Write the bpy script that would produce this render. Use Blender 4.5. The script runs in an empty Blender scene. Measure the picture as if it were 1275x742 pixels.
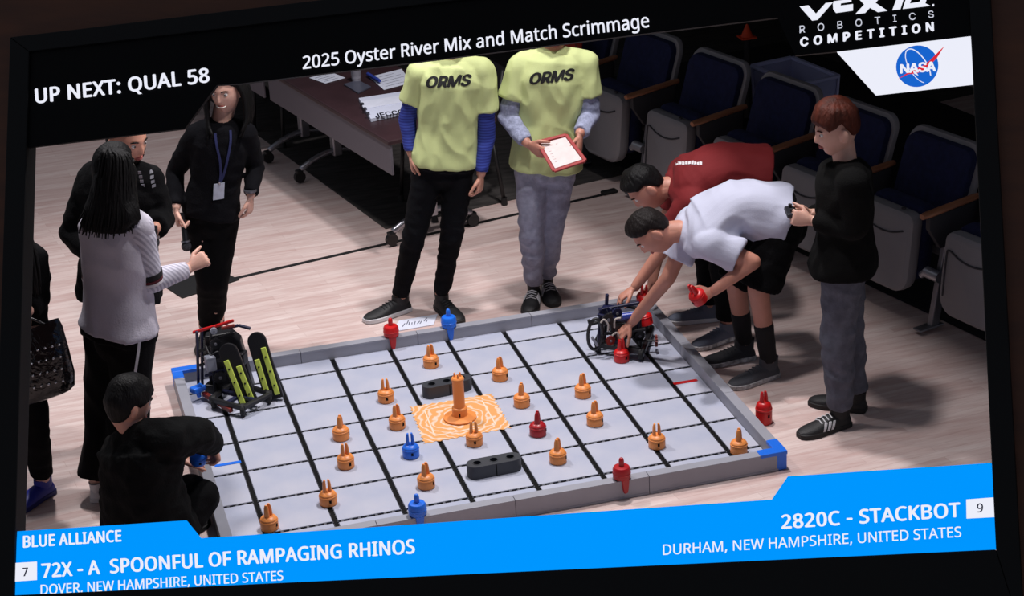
import bpy, bmesh, math, random
import numpy as np
from mathutils import Vector, Matrix, noise
from mathutils.bvhtree import BVHTree

random.seed(7)
scene = bpy.context.scene
COL = scene.collection

# ------------------------------------------------------------------ camera
FPX, CX, CY = 2500.0, 637.5, 371.0
CAM = Vector((-1.8690489, -8.40170208, 4.31557275 + 0.03))
RX = Vector((0.96210753, -0.26812552, -0.04957634))      # image right
RY = Vector((-0.15003885, -0.36876568, -0.91733321))     # image down
RZ = Vector((0.22767839, 0.89001156, -0.39502148))       # forward
cam_data = bpy.data.cameras.new('camera')
cam_data.sensor_width = 36.0
cam_data.lens = FPX / 1275.0 * 36.0
cam_data.clip_end = 200
cam = bpy.data.objects.new('camera', cam_data)
COL.objects.link(cam)
m3 = Matrix((RX, -RY, -RZ)).transposed()
cam.matrix_world = Matrix.Translation(CAM) @ m3.to_4x4()
scene.camera = cam

# ------------------------------------------------------------------ world, lights, exposure
world = bpy.data.worlds.new('hall_ambience')
scene.world = world
world.use_nodes = True
world.node_tree.nodes['Background'].inputs[0].default_value = (0.80, 0.86, 1.0, 1)
world.node_tree.nodes['Background'].inputs[1].default_value = 0.20

def area_light(name, loc, target, size, power, col):
    d = bpy.data.lights.new(name, 'AREA')
    d.shape = 'DISK'; d.size = size; d.energy = power; d.color = col
    o = bpy.data.objects.new(name, d); COL.objects.link(o)
    o.location = loc
    o.rotation_euler = (Vector(target) - Vector(loc)).to_track_quat('-Z', 'Y').to_euler()
    return o
def spot_light(name, loc, target, deg, blend, power, col, radius=0.25):
    d = bpy.data.lights.new(name, 'SPOT'); d.energy = power; d.color = col; d.spot_size = math.radians(deg); d.spot_blend = blend; d.shadow_soft_size = radius
    o = bpy.data.objects.new(name, d); COL.objects.link(o); o.location = loc
    o.rotation_euler = (Vector(target) - Vector(loc)).to_track_quat('-Z', 'Y').to_euler()
    return o
LC = (1.0, 0.95, 0.965)
area_light('hall_light', (0.9, 0.55, 5.2), (0.3, -0.4, 0), 0.32, 160, LC)
area_light('hall_light', (0.72, -0.75, 4.5), (0.2, -0.6, 0), 0.32, 72, LC)
spot_light('fill_spot', (-1.5, 1.9, 4.9), (-1.5, 0.7, 0), 78, 0.7, 480, LC, 0.16)  # added spot, brightens the left floor; cone kept off the seats

scene.view_settings.view_transform = 'Standard'
scene.view_settings.look = 'None'
scene.view_settings.exposure = 0.0
scene.view_settings.gamma = 1.0
scene.view_settings.use_curve_mapping = False

# ------------------------------------------------------------------ geometry of the view
FWD = Vector((RZ.x, RZ.y, 0)).normalized()               # horizontal, away from the viewer
RGT = Vector((FWD.y, -FWD.x, 0))                         # horizontal, to the right
UP = Vector((0, 0, 1))

def ray(u, v):
    return RX * ((u - CX) / FPX) + RY * ((v - CY) / FPX) + RZ
def G(u, v, z=0.0):
    """point at height z seen at (u, v)"""
    d = ray(u, v)
    return CAM + d * ((z - CAM.z) / d.z)
def P(base, u, v, dd=0.0):
    """point seen at (u, v) on the upright plane through base, dd metres further away"""
    d = ray(u, v)
    return CAM + d * (((base - CAM).dot(FWD) + dd) / d.dot(FWD))

# ------------------------------------------------------------------ materials
MATS = {}
def srgb(r, g, b):
    def l(c):
        c = c / 255.0
        return c / 12.92 if c <= 0.04045 else ((c + 0.055) / 1.055) ** 2.4
    return (l(r), l(g), l(b), 1.0)

def mat(name, rgb, rough=0.6, metal=0.0, vary=0.0, scale=8.0, bump=0.0, bscale=60.0, rgb2=None, emit=0.0, stretch=None, sub=0.0, spec=None):
    if name in MATS:
        return MATS[name]
    m = bpy.data.materials.new(name); m.use_nodes = True
    nt = m.node_tree; bs = nt.nodes['Principled BSDF']
    c = srgb(*rgb)
    bs.inputs['Base Color'].default_value = c
    bs.inputs['Roughness'].default_value = rough
    bs.inputs['Metallic'].default_value = metal
    if spec is not None: bs.inputs['Specular IOR Level'].default_value = spec
    if sub:
        bs.inputs['Subsurface Weight'].default_value = sub
        bs.inputs['Subsurface Radius'].default_value = (0.012, 0.005, 0.003)
        bs.inputs['Subsurface Scale'].default_value = 1.0
    if emit:
        bs.inputs['Base Color'].default_value = (0, 0, 0, 1)
        bs.inputs['Specular IOR Level'].default_value = 0.0
        bs.inputs['Emission Color'].default_value = c
        bs.inputs['Emission Strength'].default_value = emit
    tc = None
    def coord(sc):
        tcn = nt.nodes.new('ShaderNodeTexCoord'); mp = nt.nodes.new('ShaderNodeMapping')
        mp.inputs['Scale'].default_value = sc
        nt.links.new(tcn.outputs['Object'], mp.inputs['Vector'])
        return mp.outputs['Vector']
    if vary or rgb2:
        n = nt.nodes.new('ShaderNodeTexNoise'); n.inputs['Scale'].default_value = scale; n.inputs['Detail'].default_value = 4
        nt.links.new(coord(stretch or (1, 1, 1)), n.inputs['Vector'])
        r = nt.nodes.new('ShaderNodeValToRGB')
        r.color_ramp.elements[0].position = 0.35; r.color_ramp.elements[1].position = 0.68
        if rgb2:
            r.color_ramp.elements[0].color = c; r.color_ramp.elements[1].color = srgb(*rgb2)
        else:
            r.color_ramp.elements[0].color = tuple(x * (1 - vary) for x in c[:3]) + (1,)
            r.color_ramp.elements[1].color = tuple(min(1, x * (1 + vary)) for x in c[:3]) + (1,)
        nt.links.new(n.outputs['Fac'], r.inputs['Fac'])
        nt.links.new(r.outputs['Color'], bs.inputs['Base Color'])
    if bump:
        n = nt.nodes.new('ShaderNodeTexNoise'); n.inputs['Scale'].default_value = bscale; n.inputs['Detail'].default_value = 3
        nt.links.new(coord(stretch or (1, 1, 1)), n.inputs['Vector'])
        b = nt.nodes.new('ShaderNodeBump'); b.inputs['Strength'].default_value = bump; b.inputs['Distance'].default_value = 0.01
        nt.links.new(n.outputs['Fac'], b.inputs['Height'])
        nt.links.new(b.outputs['Normal'], bs.inputs['Normal'])
    MATS[name] = m
    return m

def stripe_mat(name, rgb, rgb2, scale, axis, thr=0.5, rough=0.8, wob=0.0):
    """woven stripes across one object axis"""
    if name in MATS: return MATS[name]
    m = bpy.data.materials.new(name); m.use_nodes = True
    nt = m.node_tree; bs = nt.nodes['Principled BSDF']; bs.inputs['Roughness'].default_value = rough
    tc = nt.nodes.new('ShaderNodeTexCoord'); w = nt.nodes.new('ShaderNodeTexWave')
    w.wave_type = 'BANDS'; w.bands_direction = axis; w.inputs['Scale'].default_value = scale
    w.inputs['Distortion'].default_value = wob; w.inputs['Detail Scale'].default_value = 1.0
    nt.links.new(tc.outputs['Object'], w.inputs['Vector'])
    r = nt.nodes.new('ShaderNodeValToRGB'); r.color_ramp.interpolation = 'LINEAR'
    r.color_ramp.elements[0].position = thr - 0.12; r.color_ramp.elements[1].position = thr + 0.12
    r.color_ramp.elements[0].color = srgb(*rgb); r.color_ramp.elements[1].color = srgb(*rgb2)
    nt.links.new(w.outputs['Fac'], r.inputs['Fac']); nt.links.new(r.outputs['Color'], bs.inputs['Base Color'])
    MATS[name] = m
    return m

# ------------------------------------------------------------------ mesh helpers
class MB:
    def __init__(self): self.v = []; self.f = []
    def add(self, vs, fs):
        o = len(self.v)
        self.v += [tuple(x) for x in vs]
        self.f += [tuple(i + o for i in f) for f in fs]
        return self
    def box(self, c, size, M=None):
        c = Vector(c); h = [s / 2 for s in size]
        vs = [Vector((x * h[0], y * h[1], z * h[2])) for x in (-1, 1) for y in (-1, 1) for z in (-1, 1)]
        if M: vs = [M @ p for p in vs]
        return self.add([c + p for p in vs], [(0, 1, 3, 2), (4, 6, 7, 5), (0, 4, 5, 1), (2, 3, 7, 6), (0, 2, 6, 4), (1, 5, 7, 3)])
    def bar(self, p, q, w, h, up=UP):
        p = Vector(p); q = Vector(q); d = (q - p); L = d.length
        if L < 1e-6: return self
        d /= L; s = d.cross(Vector(up))
        if s.length < 1e-4: s = d.cross(Vector((1, 0, 0)))
        s.normalize(); u = s.cross(d)
        M = Matrix((s, d, u)).transposed()
        return self.box((p + q) / 2, (w, L, h), M)
    def cyl(self, p, q, r0, r1=None, n=14, cap=True):
        p = Vector(p); q = Vector(q); r1 = r0 if r1 is None else r1
        d = (q - p)
        if d.length < 1e-7: return self
        d.normalize(); a = d.orthogonal().normalized(); b = d.cross(a)
        vs = []
        for c, r in ((p, r0), (q, r1)):
            for i in range(n):
                t = 2 * math.pi * i / n
                vs.append(c + a * (math.cos(t) * r) + b * (math.sin(t) * r))
        fs = [(i, (i + 1) % n, n + (i + 1) % n, n + i) for i in range(n)]
        if cap: fs += [tuple(range(n - 1, -1, -1)), tuple(range(n, 2 * n))]
        return self.add(vs, fs)
    def lathe(self, prof, c=(0, 0, 0), n=20, M=None):
        """prof: (radius, z) from bottom to top, closed with caps"""
        c = Vector(c); vs = []
        for r, z in prof:
            for i in range(n):
                t = 2 * math.pi * i / n
                p = Vector((math.cos(t) * r, math.sin(t) * r, z))
                vs.append(c + (M @ p if M else p))
        fs = []
        for k in range(len(prof) - 1):
            for i in range(n):
                j = (i + 1) % n
                fs.append((k * n + i, k * n + j, (k + 1) * n + j, (k + 1) * n + i))
        fs += [tuple(range(n - 1, -1, -1)), tuple(range((len(prof) - 1) * n, len(prof) * n))]
        return self.add(vs, fs)
    def sphere(self, c, r, n=14, m=9, M=None):
        c = Vector(c)
        rr = r if isinstance(r, (tuple, list)) else (r, r, r)
        vs = [Vector((0, 0, -rr[2]))]
        for k in range(1, m):
            ph = -math.pi / 2 + math.pi * k / m
            for i in range(n):
                t = 2 * math.pi * i / n
                vs.append(Vector((math.cos(ph) * math.cos(t) * rr[0], math.cos(ph) * math.sin(t) * rr[1], math.sin(ph) * rr[2])))
        vs.append(Vector((0, 0, rr[2])))
        fs = [(0, 1 + (i + 1) % n, 1 + i) for i in range(n)]
        for k in range(m - 2):
            for i in range(n):
                j = (i + 1) % n
                fs.append((1 + k * n + i, 1 + k * n + j, 1 + (k + 1) * n + j, 1 + (k + 1) * n + i))
        t0 = 1 + (m - 2) * n
        fs += [(t0 + i, t0 + (i + 1) % n, len(vs) - 1) for i in range(n)]
        if M: vs = [M @ p for p in vs]
        return self.add([c + p for p in vs], fs)
    def limb(self, pts, rad, n=16, flat_end=False):
        for i in range(len(pts) - 1):
            self.cyl(pts[i], pts[i + 1], rad[i], rad[i + 1], n)
        for i, (p, r) in enumerate(zip(pts, rad)):
            if flat_end and i == len(pts) - 1: continue
            self.sphere(p, r * 0.995, n, 10)
        return self
    def sweep(self, pts, r, n=8):
        pts = [Vector(p) for p in pts]; rs = r if isinstance(r, (list, tuple)) else [r] * len(pts)
        rings = []; a = None
        for i, p in enumerate(pts):
            d = (pts[min(i + 1, len(pts) - 1)] - pts[max(i - 1, 0)]).normalized()
            a = d.orthogonal().normalized() if a is None else (a - d * a.dot(d)).normalized()
            b = d.cross(a)
            rings.append([p + a * math.cos(2 * math.pi * k / n) * rs[i] + b * math.sin(2 * math.pi * k / n) * rs[i] for k in range(n)])
        return self.loft(rings)
    def loft(self, rings, cap=True):
        n = len(rings[0]); vs = [p for r in rings for p in r]; fs = []
        for k in range(len(rings) - 1):
            for i in range(n):
                j = (i + 1) % n
                fs.append((k * n + i, k * n + j, (k + 1) * n + j, (k + 1) * n + i))
        if cap: fs += [tuple(range(n - 1, -1, -1)), tuple(range((len(rings) - 1) * n, len(rings) * n))]
        return self.add(vs, fs)
    def prism(self, poly, vec):
        vec = Vector(vec); n = len(poly); poly = [Vector(p) for p in poly]
        vs = poly + [p + vec for p in poly]
        fs = [tuple(range(n)), tuple(range(2 * n - 1, n - 1, -1))] + [(i, n + i, n + (i + 1) % n, (i + 1) % n) for i in range(n)]
        return self.add(vs, fs)
    def strip(self, pts, width, thick, nrm=UP):
        """flat ribbon along pts"""
        pts = [Vector(p) for p in pts]; rings = []
        for i, p in enumerate(pts):
            d = (pts[min(i + 1, len(pts) - 1)] - pts[max(i - 1, 0)]).normalized()
            nn = Vector(nrm if not callable(nrm) else nrm(i)); s = d.cross(nn).normalized() * (width / 2); u = nn.normalized() * thick
            rings.append([p - s, p + s, p + s + u, p - s + u])
        return self.loft(rings)
    def mesh(self, name):
        me = bpy.data.meshes.new(name); me.from_pydata(self.v, [], self.f); me.update()
        return me
    def obj(self, name, m=None, parent=None, smooth=False, bevel=0.0, fix=True, seg=2):
        me = self.mesh(name)
        if fix:
            bm = bmesh.new(); bm.from_mesh(me); bmesh.ops.recalc_face_normals(bm, faces=bm.faces); bm.to_mesh(me); bm.free()
        return link(name, me, m, parent, smooth, bevel, seg)

def link(name, me, m=None, parent=None, smooth=False, bevel=0.0, seg=2):
    o = bpy.data.objects.new(name, me); COL.objects.link(o)
    if m is not None:
        me.materials.clear(); me.materials.append(m)
    if smooth is True:
        me.shade_smooth()
    elif smooth:
        me.shade_smooth(); me.set_sharp_from_angle(angle=math.radians(smooth))
    if bevel:
        b = o.modifiers.new('edge', 'BEVEL'); b.width = bevel; b.segments = seg; b.limit_method = 'ANGLE'; b.angle_limit = math.radians(40)
    if parent is not None: adopt(o, parent)
    return o
def adopt(o, parent):
    o.parent = parent
    o.matrix_parent_inverse = Matrix.Translation(-parent.location) if parent.type == 'EMPTY' else Matrix()
def tag(o, label=None, cat=None, group=None, kind=None):
    if label: o['label'] = label
    if cat: o['category'] = cat
    if group: o['group'] = group
    if kind: o['kind'] = kind
    return o
def thing(name, label, cat, loc=(0, 0, 0), group=None):
    o = bpy.data.objects.new(name, None); COL.objects.link(o)
    o.empty_display_size = 0.1; o.location = loc
    return tag(o, label, cat, group)
def copy_tree(o, parent=None):
    c = o.copy(); COL.objects.link(c)
    if parent is not None:
        c.parent = parent
    for ch in list(o.children): copy_tree(ch, c)
    return c
def lerp(a, b, t): return a + (b - a) * t
def bez(p0, p1, p2, n=10):
    p0, p1, p2 = Vector(p0), Vector(p1), Vector(p2)
    return [p0 * (1 - t) ** 2 + p1 * 2 * t * (1 - t) + p2 * t * t for t in [i / n for i in range(n + 1)]]
def catmull(ps, n=6):
    ps = [Vector(p) for p in ps]; out = []
    for i in range(len(ps) - 1):
        a, b, c, d = ps[max(i - 1, 0)], ps[i], ps[i + 1], ps[min(i + 2, len(ps) - 1)]
        for k in range(n):
            t = k / n
            out.append(0.5 * ((2 * b) + (c - a) * t + (2 * a - 5 * b + 4 * c - d) * t * t + (3 * b - a - 3 * c + d) * t ** 3))
    out.append(ps[-1]); return out

def remesh(mb, voxel, smooth_it=4, fac=0.5):
    """fuse overlapping closed shapes into one continuous skin"""
    me = mb.mesh('tmp')
    bm = bmesh.new(); bm.from_mesh(me); bmesh.ops.recalc_face_normals(bm, faces=bm.faces); bm.to_mesh(me); bm.free()
    o = bpy.data.objects.new('tmp', me); COL.objects.link(o)
    r = o.modifiers.new('r', 'REMESH'); r.mode = 'VOXEL'; r.voxel_size = voxel; r.use_smooth_shade = True
    if smooth_it:
        s = o.modifiers.new('s', 'SMOOTH'); s.iterations = smooth_it; s.factor = fac
    dg = bpy.context.evaluated_depsgraph_get()
    out = bpy.data.meshes.new_from_object(o.evaluated_get(dg))
    bpy.data.objects.remove(o); bpy.data.meshes.remove(me)
    out.materials.clear()
    return out
def join_meshes(meshes, name):
    bm = bmesh.new()
    for me in meshes: bm.from_mesh(me)
    out = bpy.data.meshes.new(name); bm.to_mesh(out); bm.free()
    for me in meshes: bpy.data.meshes.remove(me)
    return out
def displace(me, fn):
    n = len(me.vertices); co = np.empty(n * 3, 'f'); no = np.empty(n * 3, 'f')
    me.vertices.foreach_get('co', co); me.vertices.foreach_get('normal', no)
    co = co.reshape(-1, 3); no = no.reshape(-1, 3)
    d = np.array([fn(Vector(c)) for c in co.tolist()], 'f')
    co += no * d[:, None]
    me.vertices.foreach_set('co', co.ravel()); me.update()

_fonts = {}
def font(kind):
    if kind in _fonts: return _fonts[kind]
    f = None
    try:
        import os
        d = bpy.utils.system_resource('DATAFILES', path='fonts')
        fn = {'sans': 'NotoSansHebrew-Regular.woff2', 'inter': 'Inter.woff2'}[kind]
        f = bpy.data.fonts.load(os.path.join(d, fn))
    except Exception:
        f = None
    _fonts[kind] = f
    return f
def text_mesh(s, kind='sans', bold=0.0, spacing=1.0, shear=0.0, res=4):
    """flat lettering, returns mesh and its extents"""
    c = bpy.data.curves.new('lettering', 'FONT'); c.body = s
    f = font(kind)
    if f: c.font = f
    c.space_character = spacing; c.shear = shear; c.resolution_u = res; c.fill_mode = 'FRONT'
    o = bpy.data.objects.new('lettering', c); COL.objects.link(o)
    dg = bpy.context.evaluated_depsgraph_get()
    me = bpy.data.meshes.new_from_object(o.evaluated_get(dg))
    bpy.data.objects.remove(o); bpy.data.curves.remove(c)
    xs = [v.co.x for v in me.vertices]; ys = [v.co.y for v in me.vertices]
    me.materials.clear()
    if bold:                                     # heavier weight: the outline drawn several times with small shifts
        bm = bmesh.new()
        for dx, dy in ((-bold, 0), (bold, 0), (0, bold * 0.55), (0, -bold * 0.55), (-bold * 0.5, bold * 0.3), (bold * 0.5, -bold * 0.3)):
            n0 = len(bm.verts); bm.from_mesh(me); bm.verts.ensure_lookup_table()
            for v in bm.verts[n0:]: v.co.x += dx; v.co.y += dy
        bm.to_mesh(me); bm.free()
    return me, (min(xs) - bold, max(xs) + bold, min(ys) - bold * 0.55, max(ys) + bold * 0.55)
def cap_height(kind, bold):
    me, e = text_mesh('H', kind, bold); bpy.data.meshes.remove(me)
    return e[2], e[3]
def extrude_flat(me, vec):
    bm = bmesh.new(); bm.from_mesh(me)
    r = bmesh.ops.extrude_face_region(bm, geom=list(bm.faces))
    for v in r['geom']:
        if isinstance(v, bmesh.types.BMVert): v.co += vec
    bmesh.ops.recalc_face_normals(bm, faces=bm.faces)
    bm.to_mesh(me); bm.free()
def flat_shape(outer, holes, depth, name, res=1):
    """solid plate cut from an outline with holes, in the xy plane, 0..depth in z"""
    c = bpy.data.curves.new(name, 'CURVE'); c.dimensions = '2D'; c.fill_mode = 'BOTH'; c.extrude = depth / 2
    for poly in [outer] + holes:
        sp = c.splines.new('POLY'); sp.points.add(len(poly) - 1); sp.use_cyclic_u = True
        for p, q in zip(sp.points, poly): p.co = (q[0], q[1], 0, 1)
    o = bpy.data.objects.new(name, c); COL.objects.link(o)
    dg = bpy.context.evaluated_depsgraph_get()
    me = bpy.data.meshes.new_from_object(o.evaluated_get(dg))
    bpy.data.objects.remove(o); bpy.data.curves.remove(c)
    me.materials.clear()
    for v in me.vertices: v.co.z += depth / 2
    me.name = name
    return me
def circle2(cx, cy, r, n=16): return [(cx + r * math.cos(2 * math.pi * i / n), cy + r * math.sin(2 * math.pi * i / n)) for i in range(n)]
# ================================================================== the hall
TH = math.radians(12)
HU = Vector((math.cos(TH), math.sin(TH), 0)); HW = Vector((-math.sin(TH), math.cos(TH), 0))
def hall(a, w, z=0.0): return HU * a + HW * w + UP * z

# wooden floor: strips run along the hall axis
def wood_floor_mat():
    m = bpy.data.materials.new('maple_floor'); m.use_nodes = True
    nt = m.node_tree; bs = nt.nodes['Principled BSDF']; N = nt.nodes.new; L = nt.links.new
    tc = N('ShaderNodeTexCoord'); mp = N('ShaderNodeMapping'); mp.inputs['Rotation'].default_value = (0, 0, -math.radians(8))
    L(tc.outputs['Object'], mp.inputs['Vector'])
    br = N('ShaderNodeTexBrick'); br.inputs['Scale'].default_value = 1.0
    br.inputs['Brick Width'].default_value = 0.9; br.inputs['Row Height'].default_value = 0.057; br.inputs['Mortar Size'].default_value = 0.0009
    br.inputs['Color1'].default_value = srgb(196, 168, 162); br.inputs['Color2'].default_value = srgb(224, 206, 200); br.inputs['Mortar'].default_value = srgb(160, 132, 124)
    br.inputs['Bias'].default_value = 0.0; br.offset = 0.37; br.squash = 1.0
    L(mp.outputs['Vector'], br.inputs['Vector'])
    mp2 = N('ShaderNodeMapping'); mp2.inputs['Rotation'].default_value = (0, 0, -math.radians(8)); mp2.inputs['Scale'].default_value = (0.9, 9.0, 1)
    L(tc.outputs['Object'], mp2.inputs['Vector'])
    n = N('ShaderNodeTexNoise'); n.inputs['Scale'].default_value = 3.0; n.inputs['Detail'].default_value = 5; n.inputs['Roughness'].default_value = 0.65
    L(mp2.outputs['Vector'], n.inputs['Vector'])
    r = N('ShaderNodeValToRGB'); r.color_ramp.elements[0].position = 0.3; r.color_ramp.elements[0].color = srgb(186, 148, 140)
    r.color_ramp.elements[1].position = 0.7; r.color_ramp.elements[1].color = srgb(232, 220, 214)
    L(n.outputs['Fac'], r.inputs['Fac'])
    mx = N('ShaderNodeMix'); mx.data_type = 'RGBA'; mx.inputs[0].default_value = 0.5
    L(br.outputs['Color'], mx.inputs[6]); L(r.outputs['Color'], mx.inputs[7])
    L(mx.outputs[2], bs.inputs['Base Color'])
    bs.inputs['Roughness'].default_value = 0.5
    bs.inputs['Specular IOR Level'].default_value = 0.3
    return m
mb = MB()
mb.prism([hall(-4.2, -3.6), hall(5.5, -3.6), hall(5.5, 8.5), hall(-4.2, 8.5)], (0, 0, -0.1))
tag(mb.obj('floor', wood_floor_mat()), 'pale maple strip floor of the hall', None, None, 'structure')
# shade of the tables painted as a dark sheet over the back floor
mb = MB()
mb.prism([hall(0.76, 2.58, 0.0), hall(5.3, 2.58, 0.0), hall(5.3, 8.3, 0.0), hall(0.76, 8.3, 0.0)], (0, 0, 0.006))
shade_m = mat('shade_dark', (64, 60, 58), 0.95, vary=0.35, scale=5, stretch=(1, 5, 1), bump=0.3, bscale=300)
tag(mb.obj('shade_sheet', shade_m), 'dark sheet painted as shade under the judging tables behind the field', 'shade_sheet')
# black plinth under the row of seats
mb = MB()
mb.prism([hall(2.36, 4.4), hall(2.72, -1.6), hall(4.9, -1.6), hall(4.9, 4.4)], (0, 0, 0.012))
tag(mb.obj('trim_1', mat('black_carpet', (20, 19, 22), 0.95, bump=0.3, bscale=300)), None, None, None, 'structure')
# dark walls of the hall behind everything
wallm = mat('hall_wall', (26, 26, 28), 0.9, vary=0.2, scale=2)
mb = MB(); mb.box(hall(0.65, 8.45, 1.6), (10, 0.1, 3.2), Matrix.Rotation(TH, 3, 'Z'))
tag(mb.obj('wall_back', wallm), None, None, None, 'structure')
mb = MB(); mb.box(hall(5.45, 2.45, 1.6), (0.1, 12.1, 3.2), Matrix.Rotation(TH, 3, 'Z'))
tag(mb.obj('wall_right', wallm), None, None, None, 'structure')
# unseen slab added over the seating: its edge cuts the light from the lamps over the field
mb = MB()
mb.prism([hall(1.38, -1.2, 2.45), hall(5.35, -1.2, 2.45), hall(5.35, 8.2, 2.45), hall(1.38, 8.2, 2.45)], (0, 0, 0.12))
tag(mb.obj('shade_slab', mat('slab_grey', (60, 58, 58), 0.9)), None, None, None, 'structure')

# black tape line across the floor with its end piece
mb = MB(); rub = mat('black_rubber', (14, 14, 15), 0.7)
A, B = G(292, 347), G(762, 240)
mb.strip([lerp(A, B, t / 12) + Vector((0, 0, 0.0005)) for t in range(13)], 0.03, 0.003)
tp = thing('floor_cable', 'thin black cable cover running straight across the wooden floor', 'cable', (A + B) / 2)
mb.obj('strip', rub, tp)
mb = MB(); d = (B - A).normalized(); mb.box(B - d * 0.02 + Vector((0, 0, 0.012)), (0.10, 0.05, 0.02), Matrix.Rotation(math.atan2(d.y, d.x), 3, 'Z'))
mb.obj('end_piece', rub, tp, bevel=0.006)
# flat black mat
q = [G(198, 353), G(227, 372), G(298, 349), G(271, 337)]
mb = MB(); mb.prism([p + Vector((0, 0, 0.0005)) for p in q], (0, 0, 0.008))
tag(mb.obj('floor_mat', rub, bevel=0.002), 'flat black mat lying on the wood behind the person with the lanyard', 'mat')

# ================================================================== the playing field
FT = 0.3048
Z0 = 0.03
fld = thing('playing_field', 'low grey walled game field of square tiles with black seam lines', 'game field', (0, 0, 0))
grey = mat('wall_grey', (150, 151, 160), 0.5, vary=0.05, scale=6)
tile_m = mat('tile_grey', (166, 172, 191), 0.6, rgb2=(182, 184, 197), scale=4, bump=0.05, bscale=200)
black = mat('seam_black', (7, 7, 9), 0.7, spec=0.15)
HX, HY = 4 * FT, 3 * FT
mb = MB(); mb.box((0, 0, 0.012), (2 * HX, 2 * HY, 0.024))
mb.obj('field_base', black, fld)
xs = [-HX] + [(-3.5 + i) * FT for i in range(8)] + [HX]
ys = [-HY] + [(-2.5 + i) * FT for i in range(6)] + [HY]
GX, GY = 0.0125, 0.0095           # half widths of the seams
share = {}
for i in range(9):
    for j in range(7):
        x0 = xs[i] + (GX if i else 0); x1 = xs[i + 1] - (GX if i < 8 else 0)
        y0 = ys[j] + (GY if j else 0); y1 = ys[j + 1] - (GY if j < 6 else 0)
        key = (round(x1 - x0, 4), round(y1 - y0, 4))
        if key not in share:
            b = MB(); b.box((0, 0, 0.003), (key[0], key[1], 0.006)); o = b.obj('floor_tile', tile_m, None, bevel=0.0015, seg=1); share[key] = o.data
        else:
            o = link('floor_tile', share[key], None); bv = o.modifiers.new('edge', 'BEVEL'); bv.width = 0.0015; bv.segments = 1; bv.limit_method = 'ANGLE'
        o.location = ((x0 + x1) / 2, (y0 + y1) / 2, 0.024)
        o.parent = fld
# the small grey lugs that interrupt the seams
mb = MB()
for y in ys[1:-1]:
    k = 0
    x = -HX + 0.03
    while x < HX - 0.02:
        if min(abs(x - q_) for q_ in xs[1:-1]) > 0.018:
            mb.box((x, y, 0.0265), (0.012, 2 * GY + 0.001, 0.0055))
        x += 0.0381
for x in xs[1:-1]:
    y = -HY + 0.02
    while y < HY - 0.02:
        for s in (-1, 1):
            mb.box((x + s * (GX - 0.0015), y, 0.0265), (0.004, 0.008, 0.0055))
        y += 0.0191
lug = mb.obj('seam_lug', mat('lug_grey', (84, 86, 95), 0.6), fld); tag(lug, None, None, None, 'stuff')
# walls
T = 0.05; ZW = 0.092
def wall(name, p, q, m=grey):
    """one wall panel with a lip along its top"""
    p = Vector(p); q = Vector(q); b = MB()
    b.bar(p + Vector((0, 0, ZW / 2)), q + Vector((0, 0, ZW / 2)), T * 0.94, ZW - 0.006)
    b.bar(p + Vector((0, 0, ZW - 0.006)), q + Vector((0, 0, ZW - 0.006)), T, 0.012)
    b.bar(p + Vector((0, 0, 0.0065)), q + Vector((0, 0, 0.0065)), T, 0.012)
    return b.obj(name, m, fld, bevel=0.002)
wx, wy = HX + T / 2, HY + T / 2
for y in (-wy, wy):
    for i in range(4):
        x0 = -wx + 0.015 + i * (2 * wx - 0.03) / 4
        wall('wall_panel', (x0 + 0.001, y, 0), (x0 + (2 * wx - 0.03) / 4 - 0.001, y, 0))
for x in (-wx, wx):
    for i in range(3):
        y0 = -wy + 0.02 + i * (2 * wy - 0.04) / 3
        wall('wall_panel', (x, y0 + 0.001, 0), (x, y0 + (2 * wy - 0.04) / 3 - 0.001, 0))
blue_p = mat('blue_plastic', (30, 110, 225), 0.35); red_p = mat('red_plastic', (196, 22, 24), 0.35); orange_p = mat('orange_plastic', (236, 146, 74), 0.4)
for sx, sy, m in ((1, -1, blue_p), (-1, 1, blue_p), (-1, -1, red_p), (1, 1, red_p)):
    b = MB(); L_ = 0.13 if m is blue_p else 0.05
    b.box((sx * (wx - L_ / 2 + T / 2 + 0.001), sy * (wy + 0.0005), ZW - 0.005), (L_, T + 0.004, 0.018))
    b.box((sx * (wx + 0.0005), sy * (wy - L_ / 2 + T / 2 + 0.0005), ZW - 0.006), (T + 0.003, L_ - 0.001, 0.0185))
    b.box((sx * wx, sy * wy, 0.045), (T * 0.97, T * 0.97, 0.085))
    o = b.obj('corner_cap', m, fld, bevel=0.003); o['label'] = ('blue' if m is blue_p else 'red') + ' corner bracket'
# coloured start lines on the outer half tiles
b = MB(); b.box((HX - 0.25 * FT - 0.01, ys[3] + 0.145, Z0 + 0.001), (0.5 * FT - 0.03, 0.022, 0.003)); o = b.obj('start_line', red_p, fld); o['label'] = 'red start line'
b = MB(); b.box((-HX + 0.25 * FT + 0.01, ys[3] + 0.10, Z0 + 0.001), (0.5 * FT - 0.03, 0.022, 0.003)); o = b.obj('start_line', blue_p, fld); o['label'] = 'blue start line'

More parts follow.
